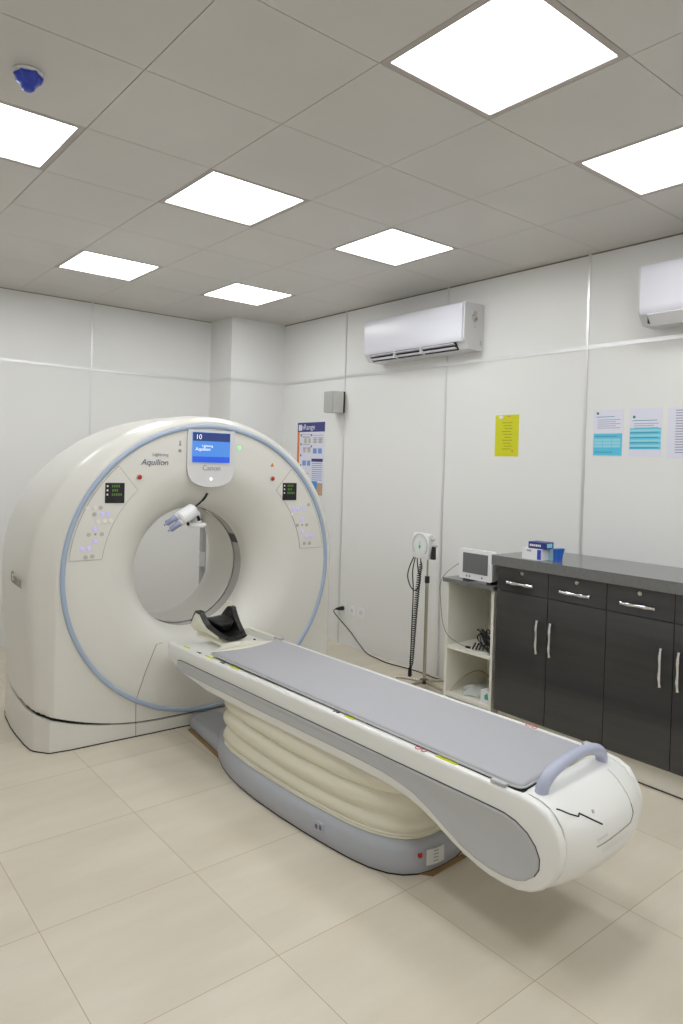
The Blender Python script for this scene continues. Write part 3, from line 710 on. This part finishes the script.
# ------------------------------------------------------------------ cabinets
FX = 1.95
def handle_bar(p0, p1, out, par, rad=.0105):
    p0, p1 = Vector(p0), Vector(p1); o = Vector(out); b = bmesh.new()
    pts = []
    for q in range(17):
        f = q / 16; pts.append(p0.lerp(p1, f) + o * (.022 + .010 * sin(pi * f) + .003 * sin(3 * pi * f)))
    tube(b, pts, [rad - .003 * abs(cos(pi * q / 16 * 2)) * (0 if q in (0, 16) else 1) for q in range(17)], 10, flat=.75)
    for f in (.06, .94): c_ = p0.lerp(p1, f); cyl(b, c_, o, .0055, .026, 10)
    return fin('handle', b, 'chrome', par)
def unit(y1, label):
    W = .375; t = thing('cabinet', label, 'cabinet', (0, 0, 0))
    t.location = (FX, y1, 0)
    # local: y from -2W to 0
    b = bmesh.new(); box(b, .022, .535, -2 * W + .001, -.001, .13, 1.05); fin('carcass', b, 'cabedge', t, smooth=False)
    b = bmesh.new(); box(b, .045, .53, -2 * W + .001, -.001, .0, .1295); fin('plinth', b, 'plinth', t, smooth=False)
    b = bmesh.new(); box(b, .041, .0449, -2 * W + .001, -.001, .0, .006); fin('plinth_seal', b, 'gap', t, smooth=False)
    for k_ in (0, 1):
        ya, yb = -k_ * W - .002, -(k_ + 1) * W + .002
        dr = fin('drawer', rbox(0, .0205, yb, ya, .901, 1.047, .0015, 1), 'cab', t)
        ym = (ya + yb) / 2
        handle_bar((0, ym + .095, .957), (0, ym - .095, .957), (-1, 0, 0), dr)
        b = bmesh.new(); cyl(b, (.002, ym, 1.021), (-1, 0, 0), .0125, .006, 20, bev=.002); cyl(b, (-.004, ym, 1.021), (-1, 0, 0), .006, .003, 14); fin('lock', b, 'steel', dr)
        do = fin('door', rbox(0, .0205, yb, ya, .135, .896, .0015, 1), 'cab', t)
        yh = yb + .052 if k_ == 0 else ya - .036
        handle_bar((0, yh, .76), (0, yh, .565), (-1, 0, 0), do, .0135)
    return t
unit(.935, 'dark gloss drawer cabinet next to the white shelf')
unit(.185, 'dark gloss drawer cabinet at the right end beside another cabinet')
b = rbox(1.925, XR - .002, -.585, .965, 1.052, 1.114, .003); tag(fin('worktop', b, 'top'), 'long grey worktop over the dark cabinets', 'worktop')

# open shelf
SX = 1.975
SH = thing('shelf_unit', 'narrow open white shelf unit with dark top beside the cabinets', 'shelf', (SX, .975, 0))
for y0 in (0, .387):
    fin('side_panel', rbox(0, .45, y0, y0 + .020, 0, .878, .001, 1), 'shelf', SH)
fin('back_panel', rbox(.44, .45, .0205, .3865, .1, .877, .001, 1), 'shelf', SH)
for z in (.1, .425): fin('shelf_board', rbox(.004, .4395, .0205, .3865, z, z + .024, .001, 1), 'shelf', SH)
fin('top_board', rbox(-.02, .455, -.006, .425, .879, .906, .002, 1), 'top', SH)

# monitor on the shelf
MO = thing('monitor', 'small white medical monitor with grey screen on the shelf top', 'monitor', (2.0, 1.148, .9065), R(0))
b = bmesh.new(); prism(b, rrect(-.140, .140, .014, .212, .014), lambda u, v, h: (h, u, v), -.012, .03); bevel(b, .004, 2, 60); fin('bezel', b, 'plastic', MO)
b = bmesh.new(); loft(b, [[(.03, u, v) for u, v in rrect(-.134, .134, .018, .207, .012)], [(.11, u, v) for u, v in rrect(-.12, .12, .025, .195, .015)], [(.16, u, v) for u, v in rrect(-.085, .085, .04, .16, .015)]], True, True, True); fin('rear_case', b, 'plastic2', MO)
b = bmesh.new(); box(b, -.0155, -.011, -.104, .104, .055, .188); fin('screen', b, 'lcd', MO)
b = bmesh.new()
for y_ in (.07, .045, -.06): cyl(b, (-.012, y_, .034), (-1, 0, 0), .006, .003, 12)
fin('buttons', b, 'logo', MO)
b = bmesh.new()
for y_ in (-.1, .1): box(b, .0, .12, y_ - .014, y_ + .014, 0, .0145)
fin('feet', b, 'black', MO)
# monitor cable
b = bmesh.new()
tube(b, spline([(2.05, 1.291, 1.02), (2.03, 1.335, 1.0), (1.985, 1.40, .93), (1.94, 1.408, .86), (1.94, 1.40, .74), (1.945, 1.38, .6), (1.955, 1.34, .52), (1.985, 1.27, .475), (2.01, 1.215, .458)], 6), .0022, 6)
MC = tag(fin('monitor_cable', b, 'greycable'), 'thin grey cable hanging from the monitor beside the shelf', 'cable')
b = bmesh.new(); cyl(b, (2.008, 1.225, .4585), (.2, -1, 0), .008, .035, 12, bev=.002); fin('connector', b, 'black', MC)
# coiled cable on the middle shelf
b = bmesh.new(); pts = []
for q in range(220):
    a = q * .21; k_ = q / 220; ry, rz_ = .085 + .02 * sin(q * .13), .05 + .016 * cos(q * .17)
    pts.append((2.03 + .06 * k_ + .03 * cos(a), 1.085 - .02 * k_ + ry * cos(a), .458 + rz_ + rz_ * .92 * sin(a + .9)))
tube(b, pts, .0045, 6); CB = tag(fin('cable_coil', b, 'rubber'), 'bundle of coiled black cable on the middle shelf', 'cable')
b = bmesh.new(); pts = []
for q in range(60):
    a = q * .23; pts.append((2.14 + .04 * cos(a), 1.12 + .09 * sin(a), .458 + .075 * (.5 + .5 * sin(a * .5 + .3))))
tube(b, pts, .003, 6); fin('pale_cable', b, 'greycable', CB)
b = bmesh.new()
for k_ in range(4): tube(b, [(2.0 + .012 * k_, 1.16 - .018 * k_, .456), (2.02 + .012 * k_, 1.15 - .018 * k_, .50)], .006, 8)
fin('clips', b, 'black', CB)
# lower shelf things
b = bmesh.new(); rings = []
for z, s_ in ((.1245, .8), (.13, 1), (.15, .95), (.165, .7), (.175, .3)):
    rings.append([(2.12 + .10 * s_ * cos(a) * (1 + .1 * sin(5 * a)), 1.205 + .10 * s_ * sin(a) * (1 + .08 * cos(7 * a)), z + .006 * sin(4 * a + z * 50) * (z > .125)) for a in [2 * pi * q / 40 for q in range(40)]])
loft(b, rings, True, True, True); tag(fin('plastic_bag', b, 'bag', None, 30), 'crumpled clear plastic bag on the bottom shelf', 'bag')
t = thing('carton', 'small white carton with teal mark on the bottom shelf', 'box', (2.03, 1.035, .1245))
fin('box_body', rbox(-.03, .05, -.03, .045, 0, .085, .002, 1), 'plastic', t)
b = bmesh.new(); prism(b, [(-.02, .03), (.01, .03), (.012, .055), (-.012, .075)], lambda u, v, h: (h, u, v), -.0305, -.0322); fin('teal_mark', b, 'teal', t)
b = bmesh.new(); tube(b, spline([(2.0, 1.345, .129), (2.05, 1.345, .16), (2.15, 1.34, .21), (2.27, 1.335, .225), (2.34, 1.32, .20), (2.4, 1.3, .135)], 5), .004, 6); tag(fin('loose_cable', b, 'beige'), 'beige cable looping over the bottom shelf', 'cable')

# cartons on the worktop
t = thing('carton', 'white carton with blue stripe on the worktop under the navy carton', 'box', (2.02, .70, 1.1142), R(2))
fin('box_body', rbox(-.055, .055, -.07, .065, 0, .068, .002, 1), 'plastic', t)
b = bmesh.new(); box(b, -.0562, -.0552, -.068, -.042, .004, .064); fin('stripe', b, 'blueprint', t)
b = bmesh.new(); box(b, -.0562, -.0552, .0, .03, .048, .06); fin('print', b, 'ptext', t)
t = thing('carton', 'navy blue carton lying on top of the white carton', 'box', (2.02, .672, 1.1825), R(3))
fin('box_body', rbox(-.045, .045, -.062, .055, 0, .04, .002, 1), 'navybox', t)
b = bmesh.new()
for y0, y1 in ((-.03, -.022), (-.018, -.01), (-.006, .004), (.008, .016), (.02, .03), (.034, .045)): box(b, -.0462, -.0452, y0, y1, .013, .026)
fin('print', b, 'btnlight', t)
b = bmesh.new(); box(b, -.028, .03, -.0632, -.0622, .008, .034); fin('end_label', b, 'pblue2', t)
t = thing('carton', 'pale carton with bright blue sleeve at the right of the boxes on the worktop', 'box', (2.07, .595, 1.1142), R(-6))
fin('box_body', rbox(-.03, .035, -.002, .03, 0, .07, .002, 1), 'cyanbag', t)
b = bmesh.new(); loft(b, [[(x, y, z) for x, y in rrect(-.032 * s_, .036 * s_, -.036 * s_, -.003, .005, 3)] for z, s_ in ((0, .8), (.03, .85), (.062, 1.0), (.074, 1.05))], True, True, True); fin('sleeve', b, 'bluebag', t)

# ------------------------------------------------------------------ blood pressure stand
SP = thing('blood_pressure_stand', 'white dial blood pressure gauge with black coiled hose on a steel stand', 'blood pressure gauge', (2.17, 1.75, 0))
b = bmesh.new(); cyl(b, (0, 0, .06), (0, 0, 1), .0125, .76, 18); fin('pole', b, 'steel', SP)
b = bmesh.new(); cyl(b, (0, 0, .82), (0, 0, 1), .0065, .19, 14); fin('upper_rod', b, 'steel', SP)
b = bmesh.new(); cyl(b, (0, 0, .795), (0, 0, 1), .018, .05, 20, bev=.003); fin('height_clamp', b, 'black', SP)
b = bmesh.new(); cyl(b, (0, 0, .045), (0, 0, 1), .035, .03, 20, bev=.004); fin('hub', b, 'black', SP)
for q in range(5):
    a = 2 * pi * q / 5 + .75; ca, sa = cos(a), sin(a)
    b = bmesh.new(); tube(b, [(.02 * ca, .02 * sa, .062), (.14 * ca, .14 * sa, .062), (.22 * ca, .22 * sa, .058)], [.014, .012, .010], 10); fin('foot', b, 'steel', SP)
    b = bmesh.new(); cyl(b, (.22 * ca - .009 * sa, .22 * sa + .009 * ca, .0225), (sa, -ca, 0), .0222, .018, 16, bev=.003); tube(b, [(.22 * ca, .22 * sa, .022), (.22 * ca, .22 * sa, .06)], .006, 8); fin('caster', b, 'btn', SP)
# gauge: faces (-x), turned a little toward the room
ga = R(8)
def gq(u, v, h):  # u to the viewer's right, v up, h toward viewer
    return (-h * cos(ga) + u * sin(ga) * -1 - .02, -u * cos(ga) - h * sin(ga) + .045, 1.065 + v)
b = bmesh.new(); loft(b, [[gq(u, v, h) for u, v in rrect(-.1 + i_, .1 - i_, -.092 + i_, .1 - i_, .022)] for h, i_ in ((-.035, .012), (-.03, .003), (.01, 0), (.02, .004), (.024, .012))], True, True, True); gg = fin('gauge_case', b, 'plastic', SP, 35)
b = bmesh.new()
ar = [(.082 * cos(R(a)), .008 + .082 * sin(R(a))) for a in range(-40, 221, 10)]
prism(b, ar, lambda u, v, h: gq(u, v, h), .022, .0265); fin('dial', b, 'dial', gg)
b = bmesh.new()
for q in range(len(ar) - 1): pass
tube(b, [gq(u * 1.04, .008 + (v - .008) * 1.04, .026) for u, v in ar], .0045, 8); fin('dial_rim', b, 'cgrey', gg)
b = bmesh.new()
for q in range(21):
    a = R(-35 + 250 * q / 20)
    tube(b, [gq(.066 * cos(a), .008 + .066 * sin(a), .0275), gq(.074 * cos(a), .008 + .074 * sin(a), .0275)], .0012, 5)
fin('dial_scale', b, 'ptext', gg)
b = bmesh.new(); tube(b, [gq(0, -.02, .0285), gq(0, .045, .0285)], [.003, .001], 6); cyl(b, gq(0, .0, .0265), (-1, 0, 0), .011, .004, 16); fin('needle', b, 'teal', gg)
b = bmesh.new(); box(b, -.012, .03, -.0, .02, .985, 1.02); fin('bracket', b, 'cgrey', SP)
b = bmesh.new(); loft(b, [[gq(u, v, h) for u, v in ((.105, -.085), (.14, -.085), (.138, .01), (.118, .01))] for h in (-.03, .0)], True, True, True); fin('cuff_clip', b, 'black', SP)
b = bmesh.new(); tube(b, [gq(.12, .012, -.015), gq(.165, .016, -.015)], .007, 8); tube(b, [gq(.102, .055, -.01), gq(.135, .06, -.01)], .008, 8); fin('side_hook', b, 'cgrey', SP)
# hoses
b = bmesh.new(); pts = []; cl = spline([gq(.0, -.09, .01), gq(.012, -.14, .02), gq(-.005, -.22, .02), gq(-.035, -.5, .02), gq(-.06, -.8, .02), gq(-.07, -.9, .02), gq(-.078, -.955, .02)], 60); ln_ = [0]
for p, q_ in zip(cl, cl[1:]): ln_.append(ln_[-1] + (q_ - p).length)
cl = [Vector([interp(ln_[-1] * q / 340, [(a, p[c_]) for a, p in zip(ln_, cl)]) for c_ in range(3)]) for q in range(341)]
for q, p in enumerate(cl):
    a = q * .95; rr_ = .015 * smooth(0, 30, q) * smooth(0, 30, len(cl) - q)
    pts.append((p.x + rr_ * sin(a) * .9, p.y + rr_ * cos(a), p.z))
tube(b, pts, .0045, 5); fin('coiled_hose', b, 'rubber', SP)
b = bmesh.new(); tube(b, spline([gq(-.075, -.085, .0), gq(-.085, -.2, .02), gq(-.07, -.35, .02), gq(-.075, -.6, .02), gq(-.08, -.85, .02), gq(-.082, -.94, .02)], 8), .0045, 7)
tube(b, spline([gq(-.08, -.085, .01), gq(-.12, -.16, .02), gq(-.135, -.24, .03), (gq(-.10, -.31, .03)), gq(-.04, -.335, .03), gq(-.0, -.30, .03), gq(.012, -.24, .02), gq(-.02, -.17, .02), gq(-.055, -.085, .0)], 8), .0045, 7); fin('hose', b, 'rubber', SP)
b = bmesh.new(); cyl(b, gq(-.082, -.995, .02), (0, 0, 1), .016, .07, 16, bev=.006, r2=.012); fin('bulb', b, 'rubber', SP)

# ------------------------------------------------------------------ wall things
def wp(y, z, h=0): return (XR - h, y, z)
def wallrect(b, y0, y1, z0, z1, h0, h1, mi=0): box(b, XR - h1, XR - h0, min(y0, y1), max(y0, y1), z0, z1, mi)
# sockets
SK = []
for yy, lab in ((3.085, 'white wall socket nearest the panel joint, with black plug'), (2.96, 'middle white wall socket low on the wall'), (2.84, 'white wall socket furthest from the plug, low on the wall')):
    t = thing('wall_socket', lab, 'socket', (XR, yy, .335), 0, 'low wall sockets')
    b = bmesh.new(); prism(b, rrect(-.042, .042, -.042, .042, .008), lambda u, v, h: (-h, -u, v), 0, .009); bevel(b, .002, 2, 50); pl_ = fin('plate', b, 'plastic', t)
    b = bmesh.new(); cyl(b, (-.0088, 0, 0), (-1, 0, 0), .021, .002, 24); fin('outlet', b, 'plastic2', t)
    b = bmesh.new(); cyl(b, (-.0105, .008, 0), (-1, 0, 0), .003, .001, 10); cyl(b, (-.0105, -.008, 0), (-1, 0, 0), .003, .001, 10); fin('pin_holes', b, 'seam', t)
t = thing('power_cord', 'black power cord running from the wall socket along the floor', 'cord', (0, 0, 0))
b = bmesh.new(); tube(b, [(2.476, 3.085, .335), (2.452, 3.085, .335), (2.435, 3.1, .332), (2.425, 3.13, .326)], [.019, .019, .016, .007], 14); fin('plug', b, 'rubber', t)
b = bmesh.new(); tube(b, spline([(2.425, 3.13, .326), (2.43, 3.165, .30), (2.455, 3.15, .255), (2.47, 2.98, .15), (2.462, 2.83, .06), (2.44, 2.70, .012), (2.42, 2.55, .005), (2.40, 2.4, .005), (2.43, 2.2, .005), (2.44, 2.05, .005), (2.43, 1.88, .005), (2.45, 1.8, .005), (2.455, 1.5, .005)], 8), .0045, 8); fin('cord', b, 'rubber', t)
# loudspeaker
t = thing('wall_speaker', 'small grey loudspeaker mounted high on the wall above the poster', 'speaker', (XR, 3.20, 2.228))
b = bmesh.new(); loft(b, [[(-h, u, v) for u, v in rrect(-s_, s_, -.098, .098, .008, 3)] for h, s_ in ((.03, .058), (.15, .07), (.155, .068))], True, True, True)
fin('speaker_case', b, 'speaker', t)
b = bmesh.new(); prism(b, rrect(-.064, .064, -.092, .092, .008, 3), lambda u, v, h: (-h, u, v), .1552, .163); bevel(b, .003, 2, 60); fin('grille', b, 'grille', t)
b = bmesh.new(); box(b, -.0305, -.0055, -.052, .05, -.095, .10); fin('bracket', b, 'gap', t)
# information poster
t = thing('wall_poster', 'tall poster with navy header and orange edge under the loudspeaker', 'poster', (XR, 3.665, 1.705))
def pq(u0, u1, v0, v1, m, name, par, h0=.0016, h1=.0024):
    b = bmesh.new()
    for a in (u0 if isinstance(u0, list) else [(u0, u1, v0, v1)]):
        box(b, -h1, -h0, -a[1], -a[0], a[2], a[3])
    return fin(name, b, m, par, smooth=False)
pq(-.222, .222, -.355, .355, 'paper', 'sheet', t, 0, .0016)
hdn = pq(-.222, .222, .262, .355, 'pnavy', 'header', t)
text('lettering', 'InRange', .075, (-.0026, .055, .308), (0, -1, 0), (0, 0, 1), 'paper', hdn)
pq(-.205, -.150, .275, .335, 'paper', 'emblem', hdn, .0025, .003)
pq(-.222, -.188, -.12, .262, 'porange', 'edge_strip', t)
pq([(.03, .2, .225 - .022 * q, .230 - .022 * q) for q in range(4)], 0, 0, 0, 'ptext', 'print', t)
for q in range(4): pq(-.13, -.02, .10 + .035 * q - .32 * (q % 3 == 2), .106 + .035 * q - .32 * (q % 3 == 2), 'ptext', 'print', t)
pq([(-.15, 0, .235 - .02 * q, .240 - .02 * q) for q in range(2)], 0, 0, 0, 'ptext', 'print', t)
pq([(-.17, -.15, .22, .24), (-.17, -.15, .13, .15), (-.17, -.15, .02, .04), (-.17, -.15, -.08, -.06), (.0, .02, .22, .24), (.0, .02, .11, .13)], 0, 0, 0, 'logo', 'step_numbers', t)
pq([(-.11, -.06, .15, .2), (-.04, 0, .15, .2), (-.12, -.08, .06, .11), (-.05, 0, .06, .11), (.05, .09, .15, .2), (.13, .18, .15, .2)], 0, 0, 0, 'btn', 'drawings', t)
pq([(.04, .1, .05, .1), (.12, .18, .05, .1), (-.13, -.07, -.07, -.02), (-.05, 0, -.07, -.02)], 0, 0, 0, 'pmid', 'blue_drawings', t)
pq(.02, .2, -.03, .0, 'pnavy', 'table_header', t)
pq([(.03, .19, -.05 - .02 * q, -.043 - .02 * q) for q in range(9)], 0, 0, 0, 'pmid', 'table_rows', t)
pq(-.12, .205, -.355, -.235, 'pbrown', 'photo', t)
pq(.01, .12, -.30, -.22, 'psky', 'photo_blue', t, .0025, .003)
pq([(-.08, .0, -.235, -.20), (-.06, -.02, -.2, -.175)], 0, 0, 0, 'black', 'photo_dark', t, .0025, .003)
# yellow notice
t = thing('wall_notice', 'bright yellow notice sheet on the wall', 'notice', (XR, 1.308, 1.9))
pq(-.104, .104, -.15, .15, 'ypaper', 'sheet', t, 0, .0016)
pq([(-.04 + .01 * (q % 3), .05 - .012 * (q % 2), .09 - .021 * q, .096 - .021 * q) for q in range(10)], 0, 0, 0, 'ytext', 'print', t)
pq(.0, .03, .135, .142, 'yred', 'red_print', t); pq(.045, .06, -.12, -.1, 'yred', 'red_print', t)
pq(-.07, -.035, .125, .145, 'paper', 'emblem', t)
# white sheets with tables
def sheet(y, z, w, h, lab, kind):
    t = thing('wall_notice', lab, 'notice', (XR, y, z)); W = w / 2; Hh = h / 2
    pq(-W, W, -Hh, Hh, 'paper', 'sheet', t, 0, .0016)
    if kind < 2:
        z0 = Hh - .05 * (kind + 1) * .8
        b = bmesh.new(); cyl(b, (-.0016, W - .03, Hh - .022 - .03 * kind), (-1, 0, 0), .009, .0008, 16); fin('emblem', b, 'pgreen', t)
        pq([(-W + .02, W - .06 + .03 * kind, Hh - .047 - .03 * kind, Hh - .043 - .03 * kind)], 0, 0, 0, 'pblue3', 'heading', t)
        pq([(-W + .03, W - .02 - .03 * (q % 2), Hh - .066 - .013 * q - .03 * kind, Hh - .062 - .013 * q - .03 * kind) for q in range(5 - kind)], 0, 0, 0, 'ptext', 'print', t)
    if kind == 0:
        pq(-W + .005, W - .005, -Hh + .005, -Hh + .145, 'pblue', 'table', t)
        pq([(-W + .01 + .061 * c_, -W + .068 + .061 * c_, -Hh + .056 + .02 * r_, -Hh + .073 + .02 * r_) for c_ in range(3) for r_ in range(3)], 0, 0, 0, 'pblue2', 'table_cells', t, .0025, .003)
        pq([(-W + .015, W - .04, -Hh + .125, -Hh + .130), (-W + .015, W - .07, -Hh + .024, -Hh + .029)], 0, 0, 0, 'pblue3', 'table_rows', t, .0025, .003)
    elif kind == 1:
        pq(-W + .005, W - .005, -Hh + .045, -Hh + .175, 'pblue', 'table', t)
        pq([(-W + .007, W - .02, -Hh + .052 + .031 * q, -Hh + .057 + .031 * q) for q in range(4)], 0, 0, 0, 'pblue3', 'table_rows', t, .0025, .003)
        pq([(-W + .007, W - .007, -Hh + .06 + .031 * q, -Hh + .074 + .031 * q) for q in range(4)], 0, 0, 0, 'pblue2', 'table_cells', t, .0025, .003)
    else:
        pq([(-W + .05, W - .03 - .02 * (q % 3), Hh - .02 - .0155 * q, Hh - .014 - .0155 * q) for q in range(17)], 0, 0, 0, 'ptext', 'print', t)
sheet(.521, 1.907, .205, .296, 'white sheet with pale table between cyan bands, beside the panel joint', 0)
sheet(.276, 1.907, .205, .296, 'white sheet with striped cyan table, between two other sheets', 1)
sheet(.04, 1.90, .205, .302, 'plain white sheet of grey print, last in the row of sheets', 2)

# air conditioners
def aircon(y1, ln, lab, zoff, opened):
    t = thing('air_conditioner', lab, 'air conditioner', (XR, y1, 2.53 + zoff))
    b = bmesh.new()
    pr_ = [(0, .015), (0, .345), (.19, .345), (.205, .338), (.215, .32), (.215, .075), (.16, .004), (.03, .0)]
    prism(b, pr_, lambda u, v, h: (-u, -h, v), 0, ln); bevel(b, .006, 2, 20); fin('casing', b, 'acside', t, 30)
    b = bmesh.new()
    fp = [(.12, .347), (.19, .347), (.212, .340), (.222, .325), (.227, .29), (.228, .10), (.224, .062), (.216, .054), (.208, .06), (.208, .30)]
    prism(b, fp, lambda u, v, h: (-u, -h, v), -.003 + .02, ln + .003 - .02); bevel(b, .004, 2, 40); fin('front_panel', b, 'ac', t, 40)
    if opened:
        b = bmesh.new(); prism(b, [(.212, .07), (.185, .035), (.15, .045), (.17, .09)], lambda u, v, h: (-u, -h, v), .06, ln - .09)
        prism(b, [(.216, .072), (.213, .056), (.16, .002), (.155, .01)], lambda u, v, h: (-u, -h, v), .062, ln - .092); fin('air_outlet', b, 'acdark', t)
        for q, (u, v) in enumerate(((.207, .043), (.182, .017))):
            b = bmesh.new(); prism(b, [(u + .014, v + .006), (u + .013, v + .001), (u - .016, v - .006), (u - .017, v - .002)], lambda a, c_, h: (-a, -h, c_), .075, ln - .105); fin('louvre', b, 'ac', t)
        for f in (.33, .6): b = bmesh.new(); box(b, -.216, -.16, -ln * f - .005, -ln * f + .005, .004, .06); fin('louvre_clip', b, 'acside', t)
        b = bmesh.new(); y_ = -ln - .0005
        for (u, v, r_) in ((.10, .27, .018), (.125, .25, .012), (.09, .235, .016), (.11, .215, .013)): cyl(b, (-u, y_, v), (0, -1, 0), r_, .003, 16)
        box(b, -.14, -.07, y_ - .003, y_, .222, .232); cyl(b, (-.10, y_, .17), (0, -1, 0), .006, .003, 10); fin('end_marks', b, 'btn', t)
        b = bmesh.new(); box(b, -.04, -.03, y_ - .004, y_, .04, .075); fin('end_clip', b, 'cgrey', t)
        text('lettering', 'GREE', .022, (-.2284, -ln * .5, .10), (0, -1, 0), (0, 0, 1), 'plastic2', t) if False else None
    else:
        b = bmesh.new(); prism(b, [(.219, .058), (.222, .05), (.172, -.008), (.166, -.002)], lambda u, v, h: (-u, -h, v), .06, ln - .06); bevel(b, .002, 1); fin('louvre', b, 'acside', t)
        b = bmesh.new(); box(b, -.212, -.172, -.0592, -.0580, .004, .056); fin('louvre_gap', b, 'gap', t)
aircon(2.66, 1.11, 'white wall air conditioner with open dark louvres', 0, True)
aircon(.235, .95, 'white wall air conditioner with closed louvre above the white sheets', -.01, False)

# ------------------------------------------------------------------ camera, world, render look
cd = bpy.data.cameras.new('camera'); cam = bpy.data.objects.new('camera', cd); C.objects.link(cam)
yaw, pitch, roll = .6869, -.0151, .0281
f = Vector((sin(yaw) * cos(pitch), cos(yaw) * cos(pitch), sin(pitch))); r = Vector((cos(yaw), -sin(yaw), 0)); u = r.cross(f)
r2 = r * cos(roll) + u * sin(roll); u2 = -r * sin(roll) + u * cos(roll)
cam.matrix_world = Matrix(((r2.x, u2.x, -f.x, -1.641), (r2.y, u2.y, -f.y, -1.8563), (r2.z, u2.z, -f.z, 1.6681), (0, 0, 0, 1)))
cd.sensor_fit = 'AUTO'; cd.sensor_width = 36; cd.lens = 36 * 700.9 / 1024; cd.shift_y = -38.23 / 1024; cd.clip_start = .05
S.camera = cam
w = bpy.data.worlds.new('world'); S.world = w; w.use_nodes = True
w.node_tree.nodes['Background'].inputs[0].default_value = (.8, .85, .9, 1); w.node_tree.nodes['Background'].inputs[1].default_value = .2
S.view_settings.view_transform = 'Standard'; S.view_settings.look = 'None'; S.view_settings.gamma = 1; S.view_settings.use_curve_mapping = False
S.view_settings.exposure = 0
S.cycles.max_bounces = 10; S.cycles.diffuse_bounces = 8; S.cycles.glossy_bounces = 4
S.cycles.use_denoising = True
S.cycles.sample_clamp_indirect = 6
